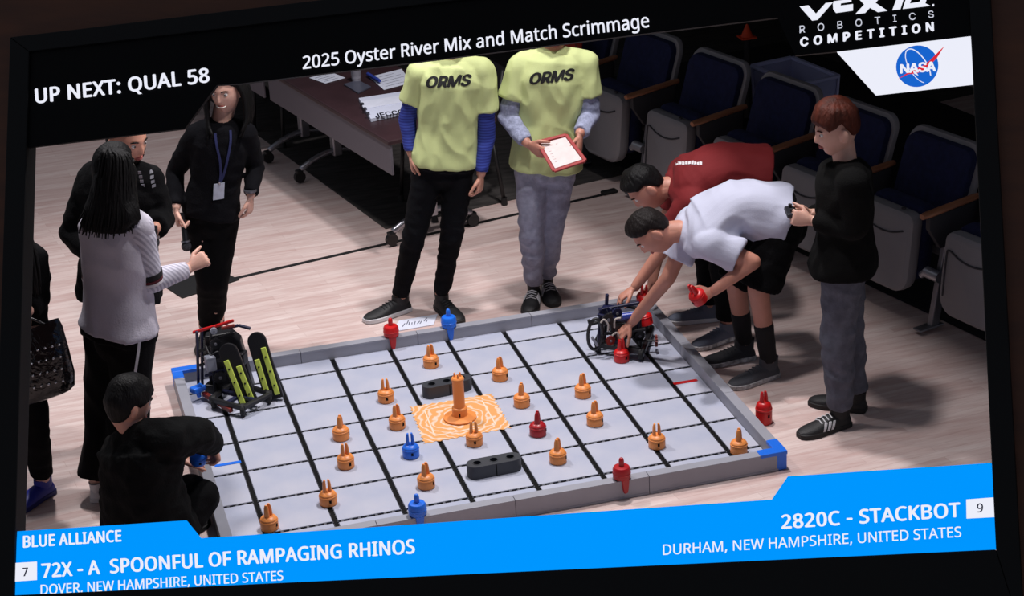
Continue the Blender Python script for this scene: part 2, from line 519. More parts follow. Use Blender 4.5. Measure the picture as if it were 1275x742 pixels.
# ---- the orange printed sheet with toothed edges under the goal
def mat_print():
    m = bpy.data.materials.new('orange_print'); m.use_nodes = True
    nt = m.node_tree; bs = nt.nodes['Principled BSDF']; N = nt.nodes.new; L = nt.links.new
    tc = N('ShaderNodeTexCoord'); w = N('ShaderNodeTexWave'); w.wave_type = 'RINGS'; w.rings_direction = 'Z'
    w.inputs['Scale'].default_value = 9.0; w.inputs['Distortion'].default_value = 11.0; w.inputs['Detail'].default_value = 2.0; w.inputs['Detail Scale'].default_value = 1.2
    L(tc.outputs['Object'], w.inputs['Vector'])
    r = N('ShaderNodeValToRGB'); r.color_ramp.elements[0].position = 0.62; r.color_ramp.elements[0].color = srgb(222, 158, 92)
    r.color_ramp.elements[1].position = 0.95; r.color_ramp.elements[1].color = srgb(224, 200, 178)
    L(w.outputs['Fac'], r.inputs['Fac']); L(r.outputs['Color'], bs.inputs['Base Color'])
    bs.inputs['Roughness'].default_value = 0.6
    return m
gc = G(573, 521, Z0)                                     # centre of the goal
cors = [G(510, 507, Z0), G(612, 490, Z0), G(637, 533, Z0), G(528, 553, Z0)]
poly = []
for k in range(4):
    p, q = cors[k], cors[(k + 1) % 4]; n_ = (q - p).cross(UP).normalized() * 0.008
    for t in range(22):
        poly.append(lerp(p, q, t / 22) + (n_ if t % 2 else -n_ * 0.4))
mcen = sum(cors, Vector()) / 4
b = MB(); b.prism([p - mcen + Vector((0, 0, 0.0005)) for p in poly], (0, 0, 0.0015))
sh = b.obj('printed_sheet', mat_print()); sh.location = mcen; tag(sh, 'square orange printed sheet with toothed edges lying under the centre goal', 'mat')
b = MB()
inn = [lerp(mcen, c, 0.70) - mcen for c in cors]
for k in range(4): b.bar(inn[k] + Vector((0, 0, 0.0024)), inn[(k + 1) % 4] + Vector((0, 0, 0.0024)), 0.006, 0.001)
o = b.obj('border_line', mat('print_white', (236, 212, 190), 0.6)); o.location = (0, 0, 0); o.parent = sh
# ---- the centre goal
gl = thing('centre_goal', 'tall orange goal post on a round flange in the middle of the field', 'goal post', gc)
def L3(prof, nm, m, par, c, n=24): b = MB(); b.lathe(prof, c, n); return b.obj(nm, m, par, smooth=35)
L3([(0.076, 0.0025), (0.079, 0.005), (0.079, 0.011), (0.060, 0.017), (0.042, 0.020)], 'flange', orange_p, gl, gc)
L3([(0.040, 0.018), (0.037, 0.022), (0.037, 0.058), (0.034, 0.062), (0.030, 0.064)], 'collar', orange_p, gl, gc)
L3([(0.0275, 0.060), (0.0275, 0.200), (0.031, 0.205), (0.031, 0.214), (0.026, 0.220)], 'column', orange_p, gl, gc)
for k in range(3):
    a_ = k * 2.094 + 0.4
    b = MB(); c_ = gc + Vector((math.cos(a_) * 0.016, math.sin(a_) * 0.016, 0.218)); b.cyl(c_, c_ + Vector((0, 0, 0.022)), 0.006, 0.0035, 10)
    b.obj('prong', orange_p, gl)
b = MB(); b.box(gc + Vector((-0.009, -0.0365, 0.034)), (0.006, 0.003, 0.016)); o = b.obj('slot', black, gl)

# ---- pins
def make_pin(name, m, tall=1.0):
    """round body with a stepped shoulder, a slot and a two-pronged fork on top"""
    root = thing(name, 'x', 'game pin')
    b = MB(); b.lathe([(0.036, 0.0), (0.0395, 0.003), (0.0395, 0.042 * tall), (0.037, 0.046 * tall), (0.037, 0.052 * tall), (0.030, 0.060 * tall), (0.018, 0.064 * tall)], n=20)
    body = b.obj('body', m, root, smooth=35)
    b = MB(); b.lathe([(0.0400, 0.040 * tall), (0.0408, 0.0425 * tall), (0.0400, 0.045 * tall)], n=20); b.obj('rib', m, body, smooth=True)
    for s in (-1, 1):
        b = MB(); z = 0.058 * tall
        rings = []
        for zz, r0, wd in ((z, 0.0125, 0.014), (z + 0.024, 0.012, 0.013), (z + 0.048, 0.011, 0.011), (z + 0.061, 0.009, 0.007)):
            rings.append([Vector((s * r0 + math.cos(t) * wd * 0.62, math.sin(t) * wd, zz)) for t in [2 * math.pi * k / 10 for k in range(10)]])
        b.loft(rings); b.obj('prong', m, root, smooth=50)
    b = MB(); b.box((0, -0.0392, 0.027 * tall), (0.010, 0.003, 0.014)); b.obj('slot', black, body)
    return root
def place(o, loc, rz=0.0, rx=0.0, ry=0.0): o.location = loc; o.rotation_euler = (rx, ry, rz); return o
opin = make_pin('orange_pin', orange_p)
# bottom of each pin in the view, and how its fork is turned
PINS = [(537, 459, 40, 'orange pin on the tiles just behind the dark three-hole beam'), (481, 502, 10, 'orange pin standing left of the dark beam behind the goal'),
        (623, 475, 60, 'orange pin on the tiles right of the dark beam behind the goal'), (650, 508, 80, 'orange pin standing beside the right corner of the orange sheet'),
        (495, 535, 50, 'orange pin standing beside the left corner of the orange sheet'), (425, 549, 85, 'orange pin two tiles left of the orange printed sheet, beyond its neighbour'),
        (431, 584, 35, 'orange pin on the seam left of the blue pin'), (591, 556, 5, 'orange pin standing on the edge of the orange sheet'),
        (726, 496, 55, 'orange pin closest to the robot being handled'), (741, 531, 60, 'orange pin on the tiles right of the small red pin'),
        (695, 578, 70, 'orange pin beside the dark beam lying near the front wall'), (818, 559, 8, 'orange pin on the seam beside the red pin on the front wall'),
        (920, 566, 75, 'orange pin in the corner with the blue bracket'), (531, 609, 60, 'orange pin right beside the blue pin clipped on the wall'),
        (409, 630, 20, 'orange pin on the front seam beside the corner pin'), (336, 661, 62, 'orange pin nearest the red corner bracket')]
yawc = math.atan2(RGT.y, RGT.x)
for i, (u, v, a_, lab) in enumerate(PINS):
    o = opin if i == 0 else copy_tree(opin)
    g = G(u, v - 3, Z0); place(o, g, yawc + math.radians(a_)); o['label'] = lab; o['group'] = 'orange pins on the field'
bpin = make_pin('blue_pin', blue_p)
place(bpin, G(512, 568, Z0), yawc + 0.2); bpin['label'] = 'upright blue pin standing on the tiles left of the orange sheet'
rpin = make_pin('red_pin', mat('dark_red_plastic', (170, 20, 30), 0.35))
place(rpin, G(670, 541, Z0), yawc + 1.4); rpin['label'] = 'upright dark red pin standing on the tiles right of the goal'
# tall red double pin outside the wall
rp2 = make_pin('red_pin', red_p, 1.75)
place(rp2, G(951, 526, 0.0), yawc + 0.5); rp2['label'] = 'tall bright red pin standing on the floor outside the field wall'

def wall_pin(name, m, at, yaw, tilt, lab):
    """pin clipped fork-down over a wall panel"""
    root = thing(name, lab, 'game pin', (0, 0, 0), 'pins clipped on the walls')
    b = MB(); b.lathe([(0.020, -0.004), (0.034, 0.0), (0.040, 0.006), (0.040, 0.046), (0.034, 0.056), (0.016, 0.060)], n=20); bd = b.obj('body', m, root, smooth=35)
    b = MB(); b.lathe([(0.0405, 0.022), (0.0415, 0.026), (0.0405, 0.030)], n=20); b.obj('rib', m, bd, smooth=True)
    for s in (-1, 1):
        b = MB(); b.loft([[Vector((x_, s * 0.027 + y_, z_)) for x_, y_ in ((-w_, -0.006), (w_, -0.006), (w_, 0.006), (-w_, 0.006))] for z_, w_ in ((0.004, 0.020), (-0.02, 0.017), (-0.05, 0.013), (-0.066, 0.008))])
        b.obj('fork_leg', m, root, bevel=0.003)
    b = MB(); b.lathe([(0.012, 0.058), (0.012, 0.085), (0.009, 0.096), (0.004, 0.10)], n=12); b.obj('peg', m, root, smooth=40)
    root.location = at; root.rotation_euler = (tilt, 0, yaw)
    return root
def on_wall(u, v, y): return Vector((G(u, v, ZW).x, y, ZW + 0.003))
wall_pin('red_pin', red_p, on_wall(485, 414, wy), 0, 0.0, 'red pin clipped over the back wall beside the white scale')
wall_pin('blue_pin', blue_p, on_wall(556, 402, wy), 0, 0.0, 'blue pin clipped over the back wall in front of the shoe')
wall_pin('blue_pin', blue_p, on_wall(511, 622, -wy), 0.1, 0.0, 'blue pin clipped over the front wall')
wall_pin('red_pin', mat('dark_red_plastic', (170, 20, 30)), on_wall(762, 578, -wy), 0.3, 0.0, 'dark red pin clipped over the front wall')

# ---- three-hole beams
def beam(at, yaw, lab):
    n = 14; Lh, r = 0.085, 0.042
    out = [(Lh + r * math.cos(t), r * math.sin(t)) for t in [-math.pi / 2 + math.pi * k / n for k in range(n + 1)]]
    out += [(-Lh + r * math.cos(t), r * math.sin(t)) for t in [math.pi / 2 + math.pi * k / n for k in range(n + 1)]]
    me = flat_shape(out, [circle2(x, 0, 0.018) for x in (-0.078, 0, 0.078)], 0.062, 'beam_body')
    root = thing('beam', lab, 'game beam', (0, 0, 0), 'dark three-hole beams')
    dk = mat('charcoal_plastic', (52, 54, 60), 0.5)
    link('body', me, dk, root, bevel=0.003)
    b = MB(); b.box((0, 0, 0.012), (0.16, 0.055, 0.02)); b.obj('hole_floor', black, root)
    b = MB(); b.box((0, -0.0425, 0.03), (0.004, 0.002, 0.055)); b.obj('seam', black, root)
    for x in (-0.078, 0, 0.078):
        b = MB()
        vs = []
        for z_, r_ in ((0.062, 0.018), (0.0635, 0.018), (0.0635, 0.022), (0.062, 0.022)):
            vs.append([Vector((x + r_ * math.cos(2 * math.pi * k / 16), r_ * math.sin(2 * math.pi * k / 16), z_)) for k in range(16)])
        b.loft(vs, cap=False); b.obj('hole_rim', dk, root)
    root.location = at; root.rotation_euler = (0, 0, yaw)
    return root
g = G(557, 488, Z0); beam(g, math.atan2((G(590, 479, Z0) - G(526, 493, Z0)).y, (G(590, 479, Z0) - G(526, 493, Z0)).x), 'dark grey three-hole beam lying behind the orange goal')
g1, g2 = G(590, 594, Z0), G(648, 583, Z0); beam(G(617, 590, Z0) + Vector((0, 0.02, 0)), math.atan2((g2 - g1).y, (g2 - g1).x), 'dark grey three-hole beam lying near the front wall')
# ================================================================== the display and the wall round it
SP = Vector((-0.53528543, -2.62950093, 1.85240911 + 0.03))
SN = Vector((-0.46317722, -0.68546061, 0.56179232)).normalized()   # faces the audience
SX = (RGT - SN * RGT.dot(SN)).normalized(); SY = SN.cross(SX)
def S(u, v, lift=0.0):
    """point of the display plane seen at (u, v), lift metres in front of it"""
    d = ray(u, v); pt = SP + SN * lift
    return CAM + d * ((pt - CAM).dot(SN) / d.dot(SN))
def SB(u, v, depth=0.0):
    """the same spot pushed straight back behind the display plane"""
    return S(u, v) - SN * depth
scr = thing('display_screen', 'large black framed video display with white captions and blue banner', 'screen', S(637, 700))
bezel = mat('bezel_black', (7, 7, 9), 0.55, spec=0.2)
# outer and inner outline of the frame
OUT = [(12, 46), (1228, -100), (1276, 800), (-13, 800)]
INN = [(36, 64), (1203, -76), (1240, 684), (16.5, 741)]
for k in range(4):
    a, b2, c, d = OUT[k], OUT[(k + 1) % 4], INN[(k + 1) % 4], INN[k]
    b = MB(); b.prism([S(*p, 0.012) for p in (a, b2, c, d)], -SN * 0.07)
    b.obj('bezel_side', bezel, scr, bevel=0.004)
def panel(name, pts, m, lift=0.0, thick=0.012, par=scr):
    b = MB(); b.prism([S(*p, lift) for p in pts], -SN * thick); return b.obj(name, m, par)
blackpix = mat('screen_black', (3, 3, 5), 0.5, spec=0.1)
bluepix = mat('screen_blue', (0, 150, 255), emit=1.0)
whitepix = mat('screen_white', (236, 238, 250), emit=1.0)
panel('title_bar', [(34, 62), (1203, -80), (1208, 45), (1042, 64), (990, 69), (968, 22), (809, 41), (425, 89), (300, 104), (270, 106), (230, 160), (32.5, 184)], blackpix)
ban = panel('banner', [(21.5, 661.5), (231, 648), (249, 670), (425, 659), (850, 629.5), (961, 622), (981, 593), (1234.5, 576.3), (1240, 684), (16.5, 741)], bluepix)
logo = panel('logo_panel', [(1042, 64.5), (1208.5, 45), (1212, 104), (1090, 117.5)], whitepix, 0.002)
def caption(s, quad, bold=0.0, m=whitepix, kind='sans', spacing=1.0, shear=0.0, par=None, lift=0.004, base=True, name='caption'):
    """lettering set between four points of the display: top left, top right, bottom right, bottom left of the capitals"""
    me, e = text_mesh(s, kind, bold, spacing, shear)
    y0, y1 = cap_height(kind, bold) if base else (e[2], e[3])
    tl, tr, br, bl = [Vector((q[0], q[1], 0)) for q in quad]
    for v in me.vertices:
        x = (v.co.x - e[0]) / (e[1] - e[0]); y = (v.co.y - y0) / (y1 - y0)
        p = lerp(lerp(bl, br, x), lerp(tl, tr, x), y)
        v.co = S(p.x, p.y, lift)
    extrude_flat(me, SN * -0.002)
    me.name = name
    return link(name, me, m, par or scr)
caption('UP NEXT: QUAL 58', [(43, 110.5), (259.5, 84), (261, 102), (44, 129)], 0.026, spacing=1.05)
caption('2025 Oyster River Mix and Match Scrimmage', [(376.5, 70), (807, 16.5), (808.5, 33.5), (377, 86)], 0.012, spacing=1.02)
caption('ROBOTICS', [(995.5, 32), (1162, 13), (1163, 21.5), (995.6, 41)], 0.0, kind='inter', spacing=2.6, m=mat('screen_grey', (205, 208, 222), emit=1.0))
caption('COMPETITION', [(996, 46.5), (1162.5, 27), (1163, 38.5), (996, 58)], 0.042, kind='inter', spacing=1.6)
caption('BLUE ALLIANCE', [(28.6, 667), (150.5, 659.5), (151, 674), (28.6, 682)], 0.026, spacing=1.05, par=ban)
caption('72X - A  SPOONFUL OF RAMPAGING RHINOS', [(51, 701.8), (516, 671), (516.5, 689), (52, 719.5)], 0.026, spacing=1.05, par=ban)
caption('DOVER, NEW HAMPSHIRE, UNITED STATES', [(50.5, 728), (352, 710.2), (352.5, 722.3), (50.5, 740.5)], 0.004, par=ban)
caption('2820C - STACKBOT', [(972, 641), (1195.3, 625.3), (1196, 643.5), (973, 658.5)], 0.026, spacing=1.05, par=ban)
caption('DURHAM, NEW HAMPSHIRE, UNITED STATES', [(825.4, 678), (1196.3, 655.3), (1197, 668.3), (825.4, 691)], 0.004, par=ban)
dark = mat('screen_ink', (40, 42, 60), emit=1.0)
n7 = panel('number_box', [(17.5, 701), (45.5, 699.2), (45.5, 722), (17, 724)], whitepix, 0.003, par=ban)
caption('7', [(28, 707), (34.5, 706.5), (34.5, 717), (28, 717.5)], 0.01, m=dark, par=n7, lift=0.006, name='numeral')
n9 = panel('number_box', [(1203, 621.8), (1237.4, 619.2), (1238.6, 643.7), (1203.4, 645.6)], whitepix, 0.003, par=ban)
caption('9', [(1216.3, 627), (1224, 626.5), (1224, 637.5), (1216.3, 638)], 0.01, m=dark, par=n9, lift=0.006, name='numeral')
# big logotype letters, cut by the top of the picture
def stroke(pts, m=whitepix, par=scr, lift=0.004, name='logotype_letter'):
    b = MB(); b.prism([S(*p, lift) for p in pts], -SN * 0.002); return b.obj(name, m, par)
stroke([(995.5, 8), (1006.5, 6.5), (1016, 17), (1028, 3.8), (1037, 2.8), (1018, 24.5), (1011, 25.5)])
stroke([(1038, 1.5), (1060, -1.5), (1060, 2), (1047, 4), (1046.5, 7), (1062, 5), (1062, 13), (1041, 16), (1037.5, 12), (1037, 5)])
stroke([(1065, 17.5), (1076, 5.5), (1065, -6), (1076, -7), (1083, 0), (1091, -9), (1101, -10), (1090, 3.5), (1105, 13.2), (1093, 15), (1083, 9.5), (1077, 16)])
stroke([(1111, 12.5), (1118, -6), (1127, -7), (1121, 11.3)])
stroke([(1124, 11), (1130, -8), (1157, -11), (1152, 4), (1158, 7), (1149, 8.2), (1145, 8.6)])
b = MB(); b.prism([S(*p, 0.006) for p in ((1133, 4), (1137, -6), (1148, -7.5), (1145, 2))], -SN * 0.0015); b.obj('letter_counter', blackpix, scr)
stroke([(1160.5, 5.3), (1163, 5), (1163, 7.3), (1160.5, 7.6)])
# round blue emblem with white lettering, orbit and red swoosh
nb = mat('emblem_blue', (24, 100, 205), emit=1.0); nr = mat('emblem_red', (222, 40, 52), emit=1.0)
disc = panel('emblem_disc', [(1142 + 26.3 * math.cos(t), 82.3 + 25.8 * math.sin(t) - 0.11 * 26.3 * math.cos(t) * 0.4) for t in [2 * math.pi * k / 40 for k in range(40)]], nb, 0.0035, 0.002, logo)
def arc(cx, cy, rx, ry, rot, t0, t1, w0, w1, n=24):
    o1, o2 = [], []
    for k in range(n + 1):
        f_ = k / n; t = t0 + (t1 - t0) * f_; w = w0 + (w1 - w0) * f_
        for r_, l in ((1, o1), (-1, o2)):
            x = (rx + r_ * w / 2) * math.cos(t); y = (ry + r_ * w / 2) * math.sin(t)
            l.append((cx + x * math.cos(rot) - y * math.sin(rot), cy + x * math.sin(rot) + y * math.cos(rot)))
    return o1 + o2[::-1]
whiteorb = mat('emblem_white', (225, 232, 250), emit=1.0)
def ribbon(pts, m, lift, name):
    h = len(pts) // 2
    b = MB()
    for k in range(h - 1):
        q = [pts[k], pts[k + 1], pts[-2 - k], pts[-1 - k]]
        b.prism([S(*p, lift) for p in q], -SN * 0.0012)
    return b.obj(name, m, disc)
ribbon(arc(1143, 82, 24, 11, math.radians(58), math.radians(25), math.radians(320), 0.8, 1.6), whiteorb, 0.0050, 'orbit')
stroke([(1118.5, 98), (1134, 88), (1147, 83), (1157, 76), (1175.5, 57.5), (1166.5, 72), (1152, 86), (1141, 91.5), (1131, 92)], nr, disc, 0.0062, 'swoosh')
stroke([(1136, 87), (1141, 90), (1143.5, 94), (1138, 91.5)], whiteorb, disc, 0.0064, 'swoosh_gap')
caption('NASA', [(1120.5, 80), (1165.5, 76), (1165.5, 88.5), (1120.5, 91.5)], 0.035, kind='inter', par=disc, lift=0.0075, name='emblem_lettering', spacing=0.95)

# wall of the auditorium round the display: an opening with four wooden panels
wood = mat('dark_wall_wood', (66, 30, 9), 0.6, rgb2=(82, 40, 13), scale=3, stretch=(1, 1, 6), bump=0.1, bscale=20)
ctr = SP
def sxy(p): q = p - SP; return q.dot(SX), q.dot(SY)
oc = [sxy(S(*p)) for p in OUT]
big = 3.2
FR = [(-big, 1.9), (big, 1.9), (big, -1.65), (-big, -1.65)]
def w3(x, y, back): return SP + SX * x + SY * y - SN * back
for k, side in enumerate(('upper', 'right', 'lower', 'left')):
    q = [FR[k], FR[(k + 1) % 4], oc[(k + 1) % 4], oc[k]]
    b = MB(); b.prism([w3(x, y, 0.03) for x, y in q], -SN * 0.06)
    tag(b.obj('wall_' + side + '_surround', wood), None, None, None, 'structure')
# ================================================================== people
SKIN = {'a': mat('skin_a', (205, 150, 128), 0.5, vary=0.06, scale=14, sub=0.15), 'b': mat('skin_b', (190, 132, 112), 0.5, vary=0.06, scale=14, sub=0.15),
        'c': mat('skin_c', (215, 168, 150), 0.5, vary=0.06, scale=14, sub=0.15)}
PROF = [(-0.30, 0.165, 0.120), (-0.08, 0.165, 0.120), (0.06, 0.162, 0.118), (0.20, 0.150, 0.108), (0.38, 0.138, 0.100), (0.58, 0.152, 0.108), (0.76, 0.166, 0.112), (0.88, 0.150, 0.098), (0.96, 0.095, 0.072), (1.0, 0.062, 0.058)]
def prof(t):
    for (t0, w0, d0), (t1, w1, d1) in zip(PROF, PROF[1:]):
        if t <= t1 or t1 == 1.0:
            k = max(0, min(1, (t - t0) / (t1 - t0))); return lerp(w0, w1, k), lerp(d0, d1, k)
class Spine:
    def __init__(self, J):
        self.pel, self.nek = J['pel'], J['neck']
        sm = (J['sa'] + J['sb']) / 2
        self.wai = J.get('waist') or lerp(self.pel, sm, 0.42)
        self.che = lerp(self.wai, lerp(sm, self.nek, 0.25), 0.88)
        self.hs = (J['hb'] - J['ha']).normalized(); self.ss = (J['sb'] - J['sa']).normalized()
        self.k = [(0.0, self.pel), (0.38, self.wai), (0.84, self.che), (1.0, self.nek)]
        pts = [p for _, p in self.k]; self.c = catmull(pts, 12)
    def at(self, t):
        if t <= 0: return self.pel + (self.pel - self.wai).normalized() * (-t * (self.wai - self.pel).length / 0.38)
        for i, ((t0, _), (t1, _)) in enumerate(zip(self.k, self.k[1:])):
            if t <= t1 + 1e-6:
                x = (t - t0) / (t1 - t0) * 12; n = min(int(x), 11); return lerp(self.c[i * 12 + n], self.c[i * 12 + n + 1], x - n)
        return self.nek
    def frame(self, t):
        d = (self.at(min(1, t + 0.05)) - self.at(t - 0.05)).normalized()
        s = lerp(self.hs, self.ss, max(0, min(1, t))); s = (s - d * s.dot(d)).normalized()
        return self.at(t), s, s.cross(d)
    def rings(self, t0, t1, sc, off, n=13, flare=0.0, wide=1.0):
        out = []
        for i in range(n):
            t = t0 + (t1 - t0) * i / (n - 1); c, s, f = self.frame(t); w, d = prof(t)
            w = w * sc * wide + off + flare * max(0, 0.5 - t); d = d * sc * wide + off + flare * max(0, 0.5 - t)
            ring = []
            for k in range(28):
                a = 2 * math.pi * k / 28; ca, sa_ = math.cos(a), math.sin(a)
                e = 0.84
                ring.append(c + s * (math.copysign(abs(ca) ** e, ca) * w) + f * (math.copysign(abs(sa_) ** e, sa_) * d))
            out.append(ring)
        return out

def head_surface(dx, dy, dz):
    x, y, z = 0.073 * dx, 0.094 * dy, (0.115 if dz > 0 else 0.116) * dz
    t = max(0.0, -dz)
    x *= 1 - 0.26 * t ** 1.5
    y *= (1 - 0.06 * t) if dy > 0 else (1 - 0.42 * t)
    if dy > 0.25:
        g = max(0, min(1, (0.024 - z) / 0.046)) if z > -0.022 else max(0, 1 - (-0.022 - z) / 0.012)
        y += 0.023 * math.exp(-(x / 0.0105) ** 2) * g
        y -= 0.008 * math.exp(-((abs(x) - 0.030) / 0.014) ** 2 - ((z - 0.014) / 0.012) ** 2)
        y += 0.004 * math.exp(-((z - 0.034) / 0.011) ** 2)
        y += 0.005 * math.exp(-(x / 0.024) ** 2 - ((z + 0.050) / 0.009) ** 2)
        y += 0.010 * math.exp(-(x / 0.022) ** 2 - ((z + 0.092) / 0.020) ** 2)
    return Vector((x, y, z))
def grid(nu, nv, fn):
    """closed sphere-like grid from fn(direction)"""
    vs = [fn(0, 0, -1)]
    for k in range(1, nv):
        ph = -math.pi / 2 + math.pi * k / nv
        for i in range(nu):
            t = 2 * math.pi * i / nu; vs.append(fn(math.cos(ph) * math.cos(t), math.cos(ph) * math.sin(t), math.sin(ph)))
    vs.append(fn(0, 0, 1))
    fs = [(0, 1 + (i + 1) % nu, 1 + i) for i in range(nu)]
    for k in range(nv - 2):
        for i in range(nu):
            j = (i + 1) % nu; fs.append((1 + k * nu + i, 1 + k * nu + j, 1 + (k + 1) * nu + j, 1 + (k + 1) * nu + i))
    t0 = 1 + (nv - 2) * nu
    fs += [(t0 + i, t0 + (i + 1) % nu, len(vs) - 1) for i in range(nu)]
    return vs, fs
HL = [(-1.0, -0.072), (-0.5, -0.050), (-0.3, -0.012), (-0.12, 0.020), (0.2, 0.024), (0.45, 0.040), (0.75, 0.066), (1.0, 0.070)]
def hairline(dy, drop):
    if isinstance(drop, tuple): drop = lerp(drop[1], drop[0], max(0, min(1, (dy + 0.1) / 0.6)))
    for (a, za), (b, zb) in zip(HL, HL[1:]):
        if dy <= b: return lerp(za, zb, (dy - a) / (b - a)) - drop
    return HL[-1][1] - drop

def hand_mb(W, d, n, thumb, s=1.0, curl=0.35, spread=0.16):
    """palm, four fingers of unequal length with knuckle bends, thumb leaving the side of the palm"""
    d = d.normalized(); n = (n - d * n.dot(d)).normalized(); sd = d.cross(n).normalized()
    ts = 1 if thumb.dot(sd) > 0 else -1
    mb = MB(); rings = []
    for t, w, h in ((-0.02, 0.024, 0.019), (0.012, 0.028, 0.017), (0.045, 0.038, 0.0155), (0.078, 0.041, 0.0135), (0.092, 0.036, 0.010)):
        c = W + d * (t * s)
        rings.append([c + sd * (math.cos(a) * w * s) + n * (math.sin(a) * h * s) for a in [2 * math.pi * k / 14 for k in range(14)]])
    mb.loft(rings)
    for i, (off, L) in enumerate(((0.0295, 0.070), (0.0100, 0.079), (-0.0100, 0.073), (-0.0290, 0.058))):
        p = W + d * (0.082 * s) + sd * (ts * off * s)
        ang = 0.0; fd = (d + sd * (ts * off / 0.03 * spread)).normalized()
        pts = [p - fd * 0.012 * s]; rad = [0.0092 * s]
        cv = curl[i] if isinstance(curl, (list, tuple)) else curl
        for L_, r in ((0.45, 0.0086), (0.30, 0.0080), (0.25, 0.0066)):
            ang += cv * 1.15
            q = fd * math.cos(ang) - n * math.sin(ang)
            pts.append(pts[-1] + q * (L * L_ * s)); rad.append(r * s)
        mb.limb(pts, rad, 10)
    b0 = W + d * (0.024 * s) + sd * (ts * 0.024 * s) - n * 0.004 * s
    t1 = (d * 0.62 + sd * (ts * 0.72) - n * 0.25).normalized(); t2 = (d * 0.85 + sd * (ts * 0.30) - n * 0.38).normalized()
    mb.limb([b0, b0 + t1 * 0.036 * s, b0 + t1 * 0.036 * s + t2 * 0.030 * s, b0 + t1 * 0.036 * s + t2 * 0.055 * s], [0.0135 * s, 0.0105 * s, 0.0095 * s, 0.0075 * s], 10)
    return mb

def ground_dir(a, b): v = b - a; v.z = 0; return v.normalized()
def shoe(par, heel, toe, um, sm, L=0.28, stripes=None, lift=0.0, high=0.0, tongue=True, name='shoe'):
    """sneaker with sole, rounded upper, collar and laces; returns the ankle point"""
    d = ground_dir(heel, toe); mid = (heel + toe) / 2; o = mid - d * (L / 2); o.z = lift
    sd = d.cross(UP).normalized(); k = L / 0.28
    def pt(y, x, z): return o + d * y + sd * x + UP * z
    prof_ = [(0.004, 0.020, 0.045), (0.014, 0.031, 0.066), (0.045, 0.036, 0.078), (0.085, 0.036, 0.082), (0.120, 0.039, 0.076), (0.155, 0.044, 0.064), (0.195, 0.048, 0.053), (0.232, 0.045, 0.046), (0.260, 0.034, 0.039), (0.276, 0.017, 0.030)]
    rings = []
    for y, w, h in prof_:
        ring = []
        for j in range(18):
            a = math.pi * j / 17
            ring.append(pt(y * k, math.cos(a) * w * k * (1.0 if j not in (0, 17) else 1.0), 0.020 * k + (h * k - 0.020 * k) * max(0, math.sin(a)) ** 0.75))
        rings.append(ring)
    mb = MB(); mb.loft(rings)
    mb.loft([[pt(yc * k + math.cos(a) * ry * k, math.sin(a) * rx * k, z * k) for a in [2 * math.pi * j / 16 for j in range(16)]] for yc, rx, ry, z in ((0.058, 0.034, 0.050, 0.050), (0.056, 0.034, 0.050, 0.085), (0.054, 0.036, 0.050, 0.100 + high), (0.054, 0.030, 0.044, 0.100 + high))])
    up_ = mb.obj(name, um, par, smooth=50)
    mb = MB(); rings = []
    for z, e in ((0.0, -0.003), (0.004, 0.003), (0.022, 0.003), (0.026, -0.001)):
        ring = []
        for y, w, h in prof_: ring.append(pt(y * k + (-e if y < 0.02 else (e if y > 0.25 else 0)), (w + e) * k, z * k))
        for y, w, h in prof_[::-1]: ring.append(pt(y * k + (-e if y < 0.02 else (e if y > 0.25 else 0)), -(w + e) * k, z * k))
        rings.append(ring)
    mb.loft(rings); mb.obj('sole', sm, up_, smooth=40)
    if tongue:
        mb = MB()
        for y, z in ((0.115, 0.080), (0.133, 0.074), (0.151, 0.068), (0.168, 0.0625)):
            mb.sweep([pt(y * k, x * k, (z + 0.002 - abs(x) * 0.35) * k) for x in (-0.026, -0.013, 0, 0.013, 0.026)], 0.0028 * k, 6)
        lc = mb.obj('laces', stripes or um, up_); tag(lc, None, None, None, 'stuff')
    if stripes:
        for sgn in (-1, 1):
            for y in (0.105, 0.128, 0.151):
                mb = MB(); pts = []
                for i in range(5):
                    t = i / 4; yy = y + 0.018 * (1 - t); h = 0.024 + 0.036 * t
                    w = 0.0425 - 0.011 * t * t - (0.0015 if y < 0.12 else -0.001)
                    pts.append((yy, w + 0.0025, h))
                rings = [[pt((yy - 0.006) * k, sgn * w_ * k, h * k), pt((yy + 0.006) * k, sgn * w_ * k, h * k), pt((yy + 0.006) * k, sgn * (w_ - 0.006) * k, h * k), pt((yy - 0.006) * k, sgn * (w_ - 0.006) * k, h * k)] for yy, w_, h in pts]
                mb.loft(rings); mb.obj('shoe_stripe', stripes, up_)
    return pt(0.056 * k, 0, 0.095 * k)

def fold_fn(amp, seed, sx=10, sz=16):
    off = Vector((seed * 3.1, seed * 1.7, seed * 0.9))
    def f(co):
        a = noise.noise(Vector((co.x * sx + co.z * 2.5, co.y * sx - co.z * 1.5, co.z * sz)) + off)
        b = noise.noise(Vector((co.x * sx * 1.7 - co.z * 5, co.y * sx * 1.7, co.z * sz * 1.3)) + off * 2)
        return amp * (0.55 - 1.7 * abs(a) + 0.8 * b)
    return f
def garment(name, mb, m, par, voxel=0.009, fold=0.004, seed=1.0, sm=3, sx=10, sz=16):
    me = remesh(mb, voxel, sm); me.name = name
    if fold: displace(me, fold_fn(fold, seed, sx, sz))
    me.shade_smooth()
    return link(name, me, m, par)
def arm_pts(J, k, frac):
    """points of the arm k up to frac (1 elbow, 2 wrist)"""
    s, e, w = J['s' + k], J['e' + k], J['w' + k]
    if frac <= 1: return [s, lerp(s, e, frac)]
    return [s, e, lerp(e, w, frac - 1)]
def leg_pts(J, k, frac):
    h, n, a = J['h' + k], J['k' + k], J['a' + k]
    if frac <= 1: return [h, lerp(h, n, frac)]
    return [h, n, lerp(n, a, frac - 1)]
ARM = (0.047, 0.039, 0.027); LEG = (0.082, 0.056, 0.038)
